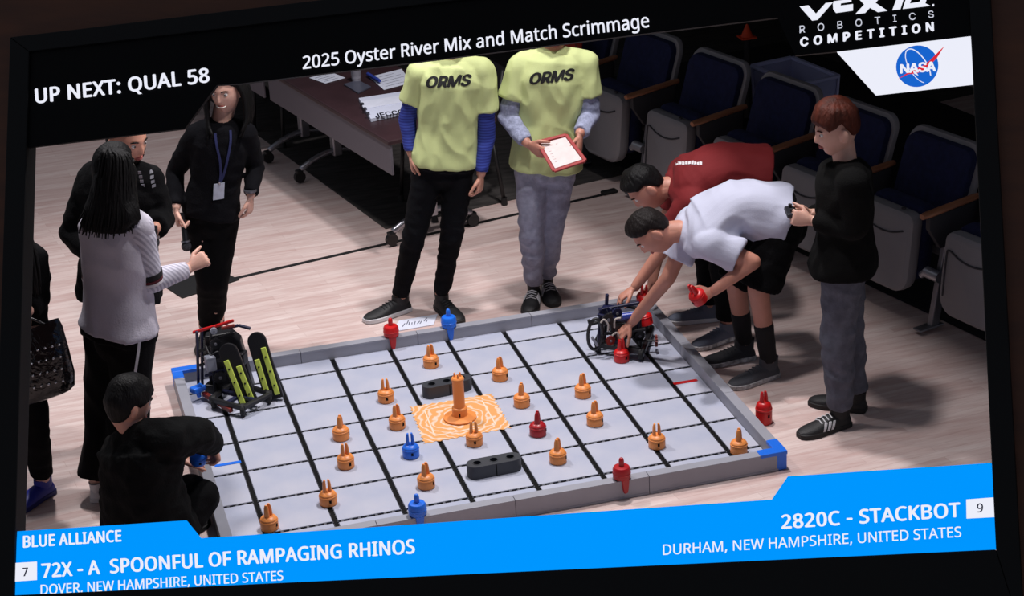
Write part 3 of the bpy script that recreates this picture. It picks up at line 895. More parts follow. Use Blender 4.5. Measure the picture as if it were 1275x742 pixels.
def rad_at(R, frac, s, off):
    out = []
    for i in range(int(math.ceil(frac)) + 1):
        t = min(i, frac); i0 = min(int(t), len(R) - 2); out.append(lerp(R[i0], R[i0 + 1], t - i0) * s + off)
    return out
def top_mb(J, SP_, s, off, hem, neck=0.97, sleeve=0.55, soff=None, flare=0.0, wide=1.0, sl=('a', 'b'), slack=0.0):
    mb = MB(); mb.loft(SP_.rings(hem, neck, s, off, 15, flare, wide))
    nk = SP_.at(0.93)
    so = off if soff is None else soff
    for k in ('a', 'b'):
        mb.limb([lerp(nk, J['s' + k], 0.15), J['s' + k]], [0.045 * s + off, 0.052 * s + off], 16)
        if k in sl and sleeve:
            r = rad_at(ARM, sleeve, s, so); r[0] = 0.052 * s + off; r[-1] += slack
            mb.limb(arm_pts(J, k, sleeve), r, 18, flat_end=True)
    return mb
def pants_mb(J, SP_, s, off, waist=0.24, frac=1.93, cuff=0.0, knee=0.0, wide=1.0):
    mb = MB(); mb.loft(SP_.rings(-0.06, waist, s, off, 7, 0.0, wide))
    for k in ('a', 'b'):
        r = rad_at(LEG, frac, s, off); r[-1] += cuff
        if len(r) > 2: r[1] += knee
        mb.limb(leg_pts(J, k, frac), r, 20, flat_end=True)
    mb.sphere(lerp(J['ha'], J['hb'], 0.5) + (SP_.pel - SP_.wai).normalized() * 0.02, 0.10 * s + off, 16, 10)
    return mb

def person(label, base, J, skin='a', s=1.0, hair=None, hairm=None, hs=1.0, face=None, up=None, hands=None, group=None, beard=None, cat='person', debug=None, bwide=1.0):
    """continuous body from joints J; face is where the head looks, up the crown; hands: k -> (dir, back normal, thumb dir, curl)"""
    root = thing('person', label, cat, base, group)
    sp = Spine(J); sk = SKIN[skin]
    mb = MB(); mb.loft(sp.rings(-0.04, 1.0, s, -0.004, 13, 0.0, bwide))
    for k in 'ab':
        mb.limb([lerp(sp.at(0.92), J['s' + k], 0.2), J['s' + k]], [0.046 * s, 0.050 * s])
        mb.limb([J['s' + k], J['e' + k], J['w' + k]], [ARM[0] * s, ARM[1] * s, ARM[2] * s])
        mb.limb([J['h' + k], J['k' + k], J['a' + k]], [LEG[0] * s * 0.97, LEG[1] * s * 0.97, LEG[2] * s])
        if 't' + k in J: mb.limb([J['a' + k] + Vector((0, 0, -0.045)), J['t' + k]], [0.024 * s, 0.012 * s])
    mb.limb([J['neck'], lerp(J['neck'], J['head'], 0.55)], [0.056 * s, 0.050 * s])
    parts = [remesh(mb, 0.011, 4)]
    fy = face.normalized(); uz = (up - fy * up.dot(fy)).normalized(); fx = fy.cross(uz).normalized()
    HM = Matrix((fx, fy, uz)).transposed()
    def h2w(p): return J['head'] + HM @ (p * hs)
    mb = MB()
    vs, fs = grid(48, 36, lambda a, b, c: h2w(head_surface(a, b, c))); mb.add(vs, fs)
    for q in (-1, 1): mb.sphere(h2w(Vector((q * 0.077, -0.012, -0.006))), (0.012 * hs, 0.021 * hs, 0.034 * hs), 12, 10, HM @ Matrix.Rotation(q * 0.25, 3, 'Z'))
    mb.limb([h2w(Vector((0, -0.018, -0.055))), lerp(h2w(Vector((0, -0.018, -0.055))), J['neck'], 0.95)], [0.050 * s, 0.053 * s])
    parts.append(remesh(mb, 0.0048, 1, 0.4))
    for k in 'ab':
        if hands and k in hands:
            hd = hands[k]; parts.append(remesh(hand_mb(J['w' + k] + hd[0].normalized() * 0.012, hd[0], hd[1], hd[2], s * 0.95, hd[3]), 0.0042, 2, 0.4))
    body = join_meshes(parts, 'body'); body.shade_smooth()
    link('body', body, sk, root)
    # face
    wm, im, bm_, lm = mat('eye_white', (225, 220, 215), 0.3), mat('iris_dark', (40, 26, 20), 0.2), mat('brow_hair', (40, 28, 22), 0.8), mat('lips', (176, 98, 92), 0.5)
    for q in (-1, 1):
        e = h2w(Vector((q * 0.030, 0.0745, 0.013))); b = MB(); b.sphere(e, 0.0112 * hs, 14, 10); eo = b.obj('eye', wm, root, smooth=True)
        b = MB(); b.sphere(e + HM @ Vector((0, 0.0072 * hs, 0)), 0.0056 * hs, 12, 8); b.obj('iris', im, eo, smooth=True)
        b = MB(); b.sweep([h2w(Vector((q * x, y, z))) for x, y, z in ((0.014, 0.0905, 0.031), (0.026, 0.090, 0.036), (0.038, 0.083, 0.035), (0.047, 0.074, 0.030))], [0.0022 * hs, 0.0036 * hs, 0.0034 * hs, 0.0018 * hs], 7)
        b.obj('eyebrow', hairm or bm_, root, smooth=True)
    b = MB()
    for dz, r in ((-0.0465, 0.0034), (-0.0535, 0.0042)):
        b.sweep([h2w(Vector((x, y, dz + z))) for x, y, z in ((-0.022, 0.0795, 0.002), (-0.010, 0.0885, 0), (0, 0.0905, 0), (0.010, 0.0885, 0), (0.022, 0.0795, 0.002))], [r * 0.4 * hs, r * hs, r * hs, r * hs, r * 0.4 * hs], 8)
    b.obj('lips', lm, root, smooth=True)
    # hair cap
    if hair:
        thick, drop, rough, seed = hair
        def hf(a, b_, c):
            p = head_surface(a, b_, c); d_ = Vector((a, b_, c))
            z_, y_ = p.z, b_
            m_ = max(0, min(1, (z_ - hairline(y_, drop) + 0.006 * noise.noise(Vector((a * 9, b_ * 9, seed)))) / 0.034)); m_ = m_ * m_ * (3 - 2 * m_)
            top = (0.55 + 0.45 * max(0, c)) if not isinstance(drop, tuple) else (0.28 + 0.72 * max(0, min(1, c * 1.3)))
            az = math.atan2(a, b_ + 0.25); rr_ = math.hypot(a, b_)
            th = thick * top * (1 + rough * noise.noise(Vector((a * 2.2 + seed, b_ * 2.2, c * 2.2))) + rough * 0.55 * min(1, rr_ * 1.6) * noise.noise(Vector((math.cos(az) * 9 + seed, math.sin(az) * 9, c * 2.0))))
            nrm = Vector((d_.x / 0.073, d_.y / 0.094, d_.z / 0.115)).normalized()
            if y_ > 0.25 and m_ < 0.5: p.y = min(p.y, 0.094 * b_)
            return h2w(p + nrm * (m_ * th - (1 - m_) * 0.022))
        vs, fs = grid(84, 60, hf); b = MB(); b.add(vs, fs); b.obj('hair', hairm, root, smooth=True)
    if debug:
        def D(a, b): return round((J[a] - J[b]).length, 2)
        print(debug, 'head-neck', D('head', 'neck'), 'neck-pel', D('neck', 'pel'), 'sh', D('sa', 'sb'), 'ua', D('sa', 'ea'), D('sb', 'eb'), 'fa', D('ea', 'wa'), D('eb', 'wb'), 'hip', D('ha', 'hb'), 'th', D('ha', 'ka'), D('hb', 'kb'), 'sh', D('ka', 'aa'), D('kb', 'ab'), 'z head', round(J['head'].z, 2), 'pel', round(J['pel'].z, 2))
    return root, sp, h2w, HM
def lock_hair(par, roots, m, name='hair_lock', n=7):
    """tapered strands hanging from root to tip, fused to one mass"""
    mb = MB()
    for pts, r in roots: mb.sweep(catmull(pts, 4), [r * (1 - 0.75 * (i / (4 * (len(pts) - 1))) ** 2) for i in range(4 * (len(pts) - 1) + 1)], n)
    return mb.obj(name, m, par, smooth=True)
def decal(target, me, origin, ex, ey, direction, m, par, name, lift=0.003, cuts=2):
    """print a flat mesh (in its own xy) on a garment"""
    tm = target.data; bvh = BVHTree.FromPolygons([v.co.copy() for v in tm.vertices], [tuple(p.vertices) for p in tm.polygons])
    bm = bmesh.new(); bm.from_mesh(me); bmesh.ops.triangulate(bm, faces=bm.faces)
    for _ in range(cuts):
        lim = [e for e in bm.edges if e.calc_length() > 0.02]
        if lim: bmesh.ops.subdivide_edges(bm, edges=lim, cuts=1); bmesh.ops.triangulate(bm, faces=bm.faces)
    d = direction.normalized()
    for v in bm.verts:
        p = origin + ex * v.co.x + ey * v.co.y
        hit = bvh.ray_cast(p - d * 0.4, d)
        v.co = (hit[0] - d * lift) if hit[0] is not None else p
    bmesh.ops.delete(bm, geom=[f for f in bm.faces if max(e.calc_length() for e in f.edges) > 0.05], context='FACES')
    bm.to_mesh(me); bm.free(); me.name = name
    extrude_flat(me, d * 0.002)
    return link(name, me, m, par)

def text_decal(s, target, origin, ex, ey, direction, m, par, height, kind='inter', bold=0.03, shear=0.0, spacing=1.0, center=True, width=None):
    me, e = text_mesh(s, kind, bold, spacing, shear); y0, y1 = e[2], e[3]; k = height / (y1 - y0); kx = k if not width else width / (e[1] - e[0])
    for v in me.vertices: v.co.x = (v.co.x - (e[0] + e[1]) / 2) * kx; v.co.y = (v.co.y - (y0 + y1) / 2) * k
    return decal(target, me, origin, ex, ey, direction, m, par, 'print')

black_hair = mat('black_hair', (9, 8, 9), 0.6, bump=0.5, bscale=120, stretch=(1, 1, 0.15), spec=0.2); brown_hair = mat('dark_brown_hair', (22, 16, 15), 0.6, bump=0.6, bscale=120, stretch=(1, 1, 0.3), spec=0.2)
red_hair = mat('auburn_hair', (84, 34, 20), 0.65, rgb2=(58, 25, 16), scale=30, bump=0.5, bscale=110, stretch=(1, 1, 0.3), spec=0.25)
blk_cloth = mat('black_cloth', (9, 9, 11), 0.95, bump=0.3, bscale=120, spec=0.15); blk_pants = mat('black_trousers', (8, 8, 10), 0.9, bump=0.2, bscale=150, spec=0.15)
blk_knit = mat('black_sweater', (11, 11, 11), 0.95, bump=0.4, bscale=200, spec=0.15)
sole_w = mat('sole_white', (205, 205, 208), 0.6); sole_b = mat('sole_black', (18, 18, 19), 0.7); shoe_b = mat('shoe_black', (20, 20, 22), 0.6, bump=0.2, bscale=200); shoe_g = mat('shoe_grey', (72, 74, 80), 0.8, bump=0.3, bscale=250)
lime = mat('lime_shirt', (200, 211, 146), 0.85, bump=0.15, bscale=200)
def base_joints(b): return lambda u, v, dd=0.0: P(b, u, v, dd)
DN = -UP

# ---- referee in lime shirt over blue sleeves
base = G(530, 394); j = base_joints(base)
J = dict(head=j(563, 40), neck=j(563, 76, 0.02), sa=j(525, 91), sb=j(599, 89), ea=j(507, 149, 0.03), eb=j(606, 166, 0.0), wa=j(512, 190, -0.02), wb=j(599, 216, -0.05),
         pel=j(553, 200), ha=j(536, 206), hb=j(571, 206), ka=j(516, 290, -0.03), kb=j(563, 288, -0.03))
hands = {'a': (DN + RGT * 0.05, -RGT, -FWD, 0.35), 'b': (DN - RGT * 0.12, RGT - FWD * 0.4, -FWD, 0.4)}
tmp = thing('tmp', 'x', 'x')
aa = shoe(tmp, G(509, 386), G(456, 402), shoe_b, sole_w, 0.29); ab = shoe(tmp, G(548, 384), G(571, 403), shoe_b, sole_b, 0.29)
J.update(aa=aa, ab=ab, ta=aa + ground_dir(G(509, 386), G(456, 402)) * 0.12 + DN * 0.055, tb=ab + ground_dir(G(548, 384), G(571, 403)) * 0.12 + DN * 0.055)
k1, sp, h2w, HM = person('person in lime lettered shirt with blue striped sleeves and black jeans', base, J, 'a', 1.0, (0.022, 0.0, 0.4, 3.0), brown_hair, 1.0, -FWD + DN * 0.35, UP, hands, debug='kid1', bwide=0.92)
def take(root):
    """hand the shoes built on the helper over to their wearer"""
    for c in list(tmp.children): c.parent = root; c.matrix_parent_inverse = Matrix.Translation(-root.location)
take(k1)
garment('undershirt', top_mb(J, sp, 1.0, 0.005, 0.3, 0.99, 1.95, 0.008, wide=0.93), stripe_mat('blue_stripes', (34, 46, 130), (52, 70, 160), 21.0, 'Z'), k1, 0.009, 0.003, 2)
garment('jeans', pants_mb(J, sp, 1.0, 0.006, 0.14, 1.97, wide=0.95), mat('black_denim', (11, 12, 16), 0.9, spec=0.15, vary=0.4, scale=4, bump=0.3, bscale=160), k1, 0.008, 0.007, 3, sx=8, sz=16)
sh1 = garment('shirt', top_mb(J, sp, 1.0, 0.019, -0.02, 0.975, 0.62, 0.032, 0.0, wide=0.95), lime, k1, 0.007, 0.011, 4, sx=10, sz=5.5)
ink = mat('print_black', (20, 20, 22), 0.8)
text_decal('ORMS', sh1, j(558, 106, -0.3), RGT, UP, FWD + DN * 0.2, ink, sh1, 0.062, bold=0.045, shear=0.3, width=0.235)

# ---- referee in lime shirt with the tablet
base = G(672, 380); j = base_joints(base)
J = dict(head=j(690, 34), neck=j(690, 66, 0.02), sa=j(650, 84), sb=j(727, 80), ea=j(632, 145, -0.02), eb=j(735, 143, -0.02), wa=j(656, 178, -0.17), wb=j(722, 166, -0.17),
         pel=j(680, 196), ha=j(662, 203), hb=j(697, 201), ka=j(662, 281, -0.03), kb=j(688, 277, 0.03))
aa = shoe(tmp, G(666, 371), G(659, 391), shoe_b, sole_b, 0.28, sole_w); ab = shoe(tmp, G(681, 362), G(689, 380), shoe_b, sole_b, 0.28, sole_w)
J.update(aa=aa, ab=ab, ta=aa - FWD * 0.12 + DN * 0.055, tb=ab - FWD * 0.12 + DN * 0.055)
hands = {'a': (RGT * 0.75 - FWD * 0.45 + DN * 0.45, -FWD * 0.6 - RGT * 0.5 + DN * 0.1, UP, 0.4), 'b': (-RGT * 0.12 - FWD * 0.5 + DN * 0.85, RGT * 0.9 - FWD * 0.4, -RGT + UP * 0.3, 0.4)}
k2, sp, h2w, HM = person('person in lime lettered shirt and grey trousers holding a red tablet', base, J, 'b', 1.0, (0.022, 0.0, 0.4, 9.0), brown_hair, 1.0, -FWD + DN * 0.55, UP, hands, debug='kid2', bwide=0.93); take(k2)
grey_knit = mat('grey_marl', (150, 156, 182), 0.9, vary=0.2, scale=60, bump=0.3, bscale=150)
garment('undershirt', top_mb(J, sp, 1.0, 0.004, 0.3, 1.0, 1.93, 0.012, wide=0.95), grey_knit, k2, 0.008, 0.008, 5, sx=9, sz=18)
garment('trousers', pants_mb(J, sp, 1.0, 0.012, 0.2, 1.95), mat('light_grey_trousers', (152, 154, 172), 0.9, vary=0.15, scale=30, bump=0.3, bscale=150), k2, 0.008, 0.010, 6, sx=8, sz=13)
sh2 = garment('shirt', top_mb(J, sp, 1.0, 0.022, -0.09, 0.97, 0.62, 0.032, 0.01), lime, k2, 0.007, 0.011, 7, sx=10, sz=5.5)
text_decal('ORMS', sh2, j(689, 100, -0.3), RGT + UP * 0.06, UP, FWD + DN * 0.2, ink, sh2, 0.062, bold=0.045, shear=0.3, width=0.235)
# the tablet in its red case
q = [P(base, 669, 177, -0.18), P(base, 705, 168, -0.18), P(base, 729, 200, -0.36), P(base, 690, 213, -0.36)]
nrm = (q[1] - q[0]).cross(q[3] - q[0]).normalized(); nrm = nrm if nrm.z > 0 else -nrm
tb = thing('tablet', 'tablet in a red case held by the person in grey trousers', 'tablet', sum(q, Vector()) / 4)
b = MB(); b.prism([p - nrm * 0.016 for p in q], nrm * 0.014); b.obj('case', mat('red_case', (150, 34, 34), 0.5), tb, bevel=0.004)
cq = sum(q, Vector()) / 4
for k in range(4):
    b = MB(); b.bar(q[k], q[(k + 1) % 4], 0.018, 0.012, nrm); b.obj('case_rim', MATS['red_case'], tb, bevel=0.003)
b = MB(); b.prism([lerp(cq, p, 0.86) - nrm * 0.001 for p in q], nrm * 0.002)
b.obj('screen', mat('tablet_page', (214, 200, 198), 0.4, vary=0.05, scale=30), tb)
ex_ = (q[1] - q[0]); ey_ = (q[3] - q[0]); b = MB()
for r_ in range(7):
    for c_ in range(random.randint(2, 4)):
        x0 = 0.18 + 0.17 * c_; p0 = q[0] + ex_ * x0 + ey_ * (0.2 + 0.09 * r_) + nrm * 0.0012; b.bar(p0, p0 + ex_ * random.uniform(0.06, 0.13), 0.003, 0.0006, nrm)
tag(b.obj('page_writing', mat('faint_ink', (150, 128, 128), 0.6), tb), None, None, None, 'stuff')

# ---- red-haired boy watching
base = G(1046, 520); j = base_joints(base)
LFT = -RGT
J = dict(head=j(1042, 163), neck=j(1053, 203, 0.0), sa=j(1062, 228, -0.15), sb=j(1043, 214, 0.15), ea=j(1066, 284, -0.17), eb=j(1040, 276, 0.17), wa=j(1013, 275, -0.07), wb=j(1012, 266, 0.06),
         pel=j(1050, 322), ha=j(1049, 334, -0.075), hb=j(1053, 330, 0.085), ka=j(1043, 425, -0.09), kb=j(1056, 415, 0.08))
h1, t1, h2, t2 = G(1062, 527), G(990, 547), G(1074, 512), G(1012, 503)
aa = shoe(tmp, h1, t1, shoe_b, sole_b, 0.285, sole_w); ab = shoe(tmp, h2, t2, shoe_b, sole_b, 0.285, sole_w)
J.update(aa=aa, ab=ab, ta=aa + ground_dir(h1, t1) * 0.12 + DN * 0.055, tb=ab + ground_dir(h2, t2) * 0.12 + DN * 0.055)
hands = {'a': (LFT + UP * 0.25, -FWD + UP * 0.3, UP, 0.75), 'b': (LFT + UP * 0.1, FWD + UP * 0.3, UP, 0.75)}
k3, sp, h2w, HM = person('person in black sweater and grey trousers standing with hands together', base, J, 'c', 0.97, (0.042, (0.030, -0.016), 0.35, 5.0), red_hair, 1.0, LFT + DN * 0.22 - FWD * 0.12, UP + LFT * 0.12, hands, debug='red'); take(k3)
garment('sweater', top_mb(J, sp, 0.97, 0.022, -0.10, 0.985, 1.93, 0.018, 0.03), blk_knit, k3, 0.009, 0.011, 8, sx=7, sz=7)
garment('trousers', pants_mb(J, sp, 0.97, 0.014, 0.2, 1.97, 0.008, 0.008), mat('slate_trousers', (84, 86, 98), 0.9, vary=0.2, scale=25, bump=0.3, bscale=150), k3, 0.009, 0.009, 9, sx=7, sz=11)
pd = thing('game_controller', 'small dark handheld controller in the hands of the person in black sweater', 'controller', j(1001, 258, 0.0))
b = MB(); c = lerp(J['wa'], J['wb'], 0.5) + LFT * 0.10 + UP * 0.03; b.box(c, (0.05, 0.11, 0.025), Matrix.Rotation(yawc, 3, 'Z')); cb = b.obj('body', mat('dark_plastic', (34, 34, 40), 0.4), pd, bevel=0.008)
for s_ in (-1, 1): b = MB(); b.cyl(c + FWD * (s_ * 0.03) + UP * 0.012, c + FWD * (s_ * 0.03) + UP * 0.028, 0.007, 0.009, 10); b.obj('stick', sole_b, cb)

# ---- person in white shirt bending over the field
ROB2 = G(778, 438, Z0)
base = G(940, 466); j = base_joints(base)
J = dict(head=j(813, 289, 0.0), neck=j(851, 287, 0.02), waist=j(920, 260, 0.03), sa=j(886, 304, -0.15), sb=j(862, 276, 0.17), ea=j(938, 326, -0.20), eb=j(832, 346, 0.12), wa=j(889, 362, -0.22), wb=P(G(774, 449, Z0), 787, 401, 0.05),
         pel=j(972, 270, 0.02), ha=j(973, 284, -0.07), hb=j(966, 276, 0.11), ka=j(944, 358, -0.10), kb=j(917, 352, 0.12))
h1, t1, h2, t2 = G(969, 467), G(908, 485), G(936, 446), G(877, 456)
sg = mat('sole_speckle', (178, 178, 180), 0.7, vary=0.5, scale=45)
aa = shoe(tmp, h1, t1, shoe_g, sg, 0.29, high=0.01); ab = shoe(tmp, h2, t2, mat('shoe_charcoal', (48, 49, 53), 0.8, bump=0.3, bscale=250), sg, 0.29, high=0.01)
J.update(aa=aa, ab=ab, ta=aa + ground_dir(h1, t1) * 0.12 + DN * 0.055, tb=ab + ground_dir(h2, t2) * 0.12 + DN * 0.055)
hands = {'a': (LFT * 0.9 + DN * 0.35, UP * 0.5 - FWD * 0.6, UP * 0.6 + LFT * 0.1, 0.6), 'b': (LFT * 0.85 + DN * 0.90 - FWD * 0.1, UP * 0.75 + LFT * 0.6 - FWD * 0.3, -FWD * 0.8 + RGT * 0.3, [0.30, 0.32, 0.34, 0.36])}
k4, sp, h2w, HM = person('person in white T-shirt and black shorts bending over to handle the robot', base, J, 'b', 1.0, (0.024, (0.006, -0.004), 0.3, 6.0), brown_hair, 1.0, DN * 0.80 + LFT * 0.55 - FWD * 0.1, LFT * 0.9 + UP * 0.45, hands, debug='white'); take(k4)
white = mat('white_shirt', (192, 195, 214), 0.85, bump=0.15, bscale=200)
garment('shorts', pants_mb(J, sp, 1.0, 0.020, 0.08, 0.97, 0.034), blk_cloth, k4, 0.009, 0.006, 10)
ws = garment('shirt', top_mb(J, sp, 1.0, 0.030, -0.03, 0.975, 0.66, 0.032, 0.02, slack=0.008), white, k4, 0.008, 0.012, 11, sx=6, sz=7)
for k in 'ab':
    mb = MB(); mb.limb([lerp(J['k' + k], J['a' + k], 0.52), J['a' + k]], [0.049, 0.042], 18, True); garment('sock', mb, mat('black_sock', (16, 16, 18), 0.9), k4, 0.006, 0.0015, 12)

# ---- person in red shirt bending behind
base = G(888, 414); j = base_joints(base)
J = dict(head=j(806, 234, 0.0), neck=j(838, 232, 0.02), waist=j(897, 212, 0.03), sa=j(862, 250, -0.15), sb=j(850, 214, 0.17), ea=j(824, 312, -0.10), eb=j(826, 288, 0.20), wa=P(ROB2, 791, 357, 0.14), wb=P(ROB2, 812, 350, 0.32),
         pel=j(938, 218, 0.03), ha=j(934, 230, -0.07), hb=j(930, 222, 0.10), ka=j(898, 318, -0.07), kb=j(880, 308, 0.11))
h1, t1, h2, t2 = G(911, 421), G(869, 434), G(894, 398), G(833, 402)
aa = shoe(tmp, h1, t1, mat('shoe_bluegrey', (92, 97, 112), 0.8, bump=0.3, bscale=250), sg, 0.28); ab = shoe(tmp, h2, t2, MATS['shoe_bluegrey'], sole_w, 0.28)
J.update(aa=aa, ab=ab, ta=aa + ground_dir(h1, t1) * 0.12 + DN * 0.055, tb=ab + ground_dir(h2, t2) * 0.12 + DN * 0.055)
hands = {'a': (LFT * 0.8 + DN * 0.55 - FWD * 0.1, UP * 0.75 + LFT * 0.4, -FWD * 0.8, 0.28), 'b': (DN * 0.8 + LFT * 0.5, FWD * 0.3 + UP * 0.5 + LFT * 0.4, -FWD, 0.4)}
k5, sp, h2w, HM = person('person in dark red shirt bending behind the one in white', base, J, 'b', 1.0, (0.028, (0.008, 0.0), 0.35, 8.0), black_hair, 1.0, DN * 0.75 + LFT * 0.6 - FWD * 0.1, LFT * 0.85 + UP * 0.5, hands, debug='redshirt'); take(k5)
garment('trousers', pants_mb(J, sp, 1.0, 0.016, 0.22, 1.95), blk_pants, k5, 0.009, 0.005, 13)
rs = garment('shirt', top_mb(J, sp, 1.0, 0.026, -0.13, 0.975, 0.6, 0.032, 0.02), mat('crimson_shirt', (112, 12, 18), 0.85, bump=0.15, bscale=200), k5, 0.008, 0.011, 14, sx=7, sz=8)
axd = (J['neck'] - J['pel']).normalized()
b = MB()
for i in range(9):
    x0 = -0.058 + i * 0.0135
    b.add([Vector((x0, random.uniform(-0.014, -0.006), 0)), Vector((x0 + 0.011, random.uniform(-0.014, -0.006), 0)), Vector((x0 + 0.011, random.uniform(0.004, 0.014), 0)), Vector((x0, random.uniform(0.004, 0.014), 0))], [(0, 1, 2, 3)])
tag(decal(rs, b.mesh('print'), j(859, 201, -0.1), RGT + DN * 0.22, UP + RGT * 0.15, FWD + DN * 0.5, mat('print_offwhite', (220, 218, 220), 0.8), rs, 'print'), None, None, None, 'stuff')

# ---- woman in pale sweater seen from behind
base = G(150, 614); j = base_joints(base)
J = dict(head=j(143, 214, 0.02), neck=j(143, 258, 0.0), sa=j(117, 284, 0.08), sb=j(173, 284, -0.07), ea=j(119, 348, 0.14), eb=j(187, 350, -0.03), wa=j(150, 372, 0.30), wb=j(234, 335, 0.12),
         pel=j(148, 408), ha=j(131, 414, 0.05), hb=j(165, 416, -0.05), ka=j(132, 510, 0.06), kb=j(160, 512, -0.02))
h1, t1, h2, t2 = G(123, 620), G(131, 600), G(152, 622), G(168, 606)
aa = shoe(tmp, h1, t1, mat('shoe_white', (196, 196, 200), 0.7), sole_w, 0.26); ab = shoe(tmp, h2, t2, MATS['shoe_white'], sole_w, 0.26)
J.update(aa=aa, ab=ab, ta=aa + ground_dir(h1, t1) * 0.11 + DN * 0.055, tb=ab + ground_dir(h2, t2) * 0.11 + DN * 0.055)
hands = {'a': (RGT + FWD * 0.3, UP - FWD * 0.4, UP, 0.5), 'b': (RGT * 0.85 + UP * 0.45 + FWD * 0.25, -FWD * 0.8 - RGT * 0.2 + UP * 0.4, UP - RGT * 0.2, 0.8)}
k6, sp, h2w, HM = person('person in pale ribbed sweater and black trousers seen from behind', base, J, 'c', 0.96, (0.024, 0.015, 0.25, 4.0), black_hair, 0.97, FWD * 0.75 + RGT * 0.65, UP, hands, debug='woman'); take(k6)
pale = mat('pale_knit', (190, 186, 198), 0.95, vary=0.06, scale=8, bump=0.2, bscale=120)
garment('sweater', top_mb(J, sp, 0.96, 0.020, 0.0, 0.985, 0.0, 0.02, 0.03), pale, k6, 0.009, 0.010, 15, sx=6, sz=5)
ribm = stripe_mat('ribbed_knit', (168, 166, 180), (204, 202, 214), 22.0, 'DIAGONAL', 0.5, 0.95)
for k in 'ab':
    mb = MB(); mb.limb(arm_pts(J, k, 1.94), [0.066, 0.055, 0.038], 18, True); garment('sleeve', mb, ribm, k6, 0.008, 0.004, 16)
    dd_ = (J['e' + k] - J['s' + k]).normalized()
    for off, m_, rr in ((0.80, mat('knit_black', (22, 20, 24), 0.9), 0.0615), (0.90, mat('knit_maroon', (88, 24, 36), 0.9), 0.0605), (0.955, mat('knit_white', (215, 210, 215), 0.9), 0.0600)):
        p0 = lerp(J['s' + k], J['e' + k], off); b = MB(); b.cyl(p0, lerp(J['s' + k], J['e' + k], off + (0.09 if off < 0.85 else 0.045)), rr, rr - 0.0008, 24); b.obj('sleeve_stripe', m_, k6, smooth=40)
pts_ = garment('trousers', pants_mb(J, sp, 0.96, 0.018, 0.22, 1.95, 0.03, 0.02), blk_pants, k6, 0.009, 0.010, 17, sx=8, sz=5)
lp = [j(177, 398, -0.2), j(172, 440, -0.2), j(166, 478, -0.2), j(158, 520, -0.2), j(150, 560, -0.2)]
b = MB(); b.strip(catmull(lp, 8), 0.012, 0.001, -FWD)
tm = pts_.data; bv = BVHTree.FromPolygons([v.co.copy() for v in tm.vertices], [tuple(p.vertices) for p in tm.polygons])
nv = []
for p in b.v:
    d_ = (Vector(p) - CAM).normalized(); h_ = bv.ray_cast(Vector(p) - d_ * 0.3, d_); nv.append(tuple(h_[0] - d_ * 0.003) if h_[0] is not None else None)
keep = [f for f in b.f if all(nv[i] is not None for i in f)]
b2 = MB(); b2.v = [q_ if q_ else (0, 0, 0) for q_ in nv]; b2.f = keep
me = b2.mesh('side_stripe'); bm = bmesh.new(); bm.from_mesh(me); bmesh.ops.delete(bm, geom=[v for v in bm.verts if not v.link_faces], context='VERTS'); bm.to_mesh(me); bm.free()
link('side_stripe', me, mat('stripe_white', (220, 220, 225), 0.8), pts_)
rnd = random.Random(3); L_ = []
hang = []
for t_, u_, v_, hw, hd in ((-1.2, 143, 194, 0.03, 0.03), (-0.6, 143, 202, 0.068, 0.072), (0, 143, 214, 0.090, 0.096), (1, 142, 236, 0.096, 0.092), (2, 140, 254, 0.122, 0.080), (3, 138, 270, 0.138, 0.066), (4, 134, 286, 0.100, 0.045)):
    c_ = j(u_, v_, -0.02 - 0.022 * t_); sv = (RGT * 0.85 - FWD * 0.35).normalized(); bv_ = sv.cross(UP)
    hang.append([c_ + sv * (math.cos(a) * hw * (1 + 0.05 * math.sin(9 * a + t_))) + bv_ * (math.sin(a) * hd * (1 + 0.06 * math.sin(13 * a))) for a in [2 * math.pi * q_ / 44 for q_ in range(44)]])
b = MB(); b.loft(hang); b.obj('hair_mass', black_hair, k6, smooth=True)
for i in range(110):
    f_ = i / 109; a = -1.5 + 3.0 * f_
    top = j(143 + 22 * math.sin(a), 205 + rnd.uniform(-6, 18), 0.0 - 0.100 * math.cos(a))
    mid = j(140 + 30 * math.sin(a), 252, -0.05 - 0.095 * math.cos(a))
    end = j(137 + 37 * math.sin(a) + rnd.uniform(-3, 3), 276 + 16 * math.cos(a * 0.9 + 0.25) + rnd.uniform(-9, 7), -0.10 - 0.075 * math.cos(a))
    crown = h2w(Vector((0.012 * math.sin(7 * f_), -0.01, 0.118))); shoulder_ = lerp(crown, top, 0.55) + (lerp(crown, top, 0.55) - J['head']).normalized() * 0.022
    L_.append(([crown, shoulder_, top, mid, end], rnd.uniform(0.006, 0.010)))
lock_hair(k6, L_, black_hair, 'long_hair')

# ---- man in black jacket behind her
base = G(142, 560); j = base_joints(base)
J = dict(head=j(158, 174, 0.0), neck=j(151, 206, 0.02), sa=j(119, 222, 0.06), sb=j(182, 226, -0.02), ea=j(92, 290, 0.0), eb=j(199, 272, 0.0), wa=j(120, 322, -0.16), wb=j(193, 284, -0.2),
         pel=j(148, 362), ha=j(131, 368), hb=j(165, 368), ka=j(131, 462, -0.02), kb=j(163, 462, -0.02))
h1, t1, h2, t2 = G(128, 556), G(124, 572), G(162, 554), G(172, 570)
aa = shoe(tmp, h1, t1, shoe_b, sole_b, 0.29); ab = shoe(tmp, h2, t2, shoe_b, sole_b, 0.29)
J.update(aa=aa, ab=ab, ta=aa - FWD * 0.12 + DN * 0.055, tb=ab - FWD * 0.12 + DN * 0.055)
hands = {'a': (RGT * 0.8 - FWD * 0.3, -FWD, UP, 0.5), 'b': (DN * 0.5 - FWD * 0.5 - RGT * 0.2, RGT * 0.6 - FWD * 0.5, UP, 0.8)}
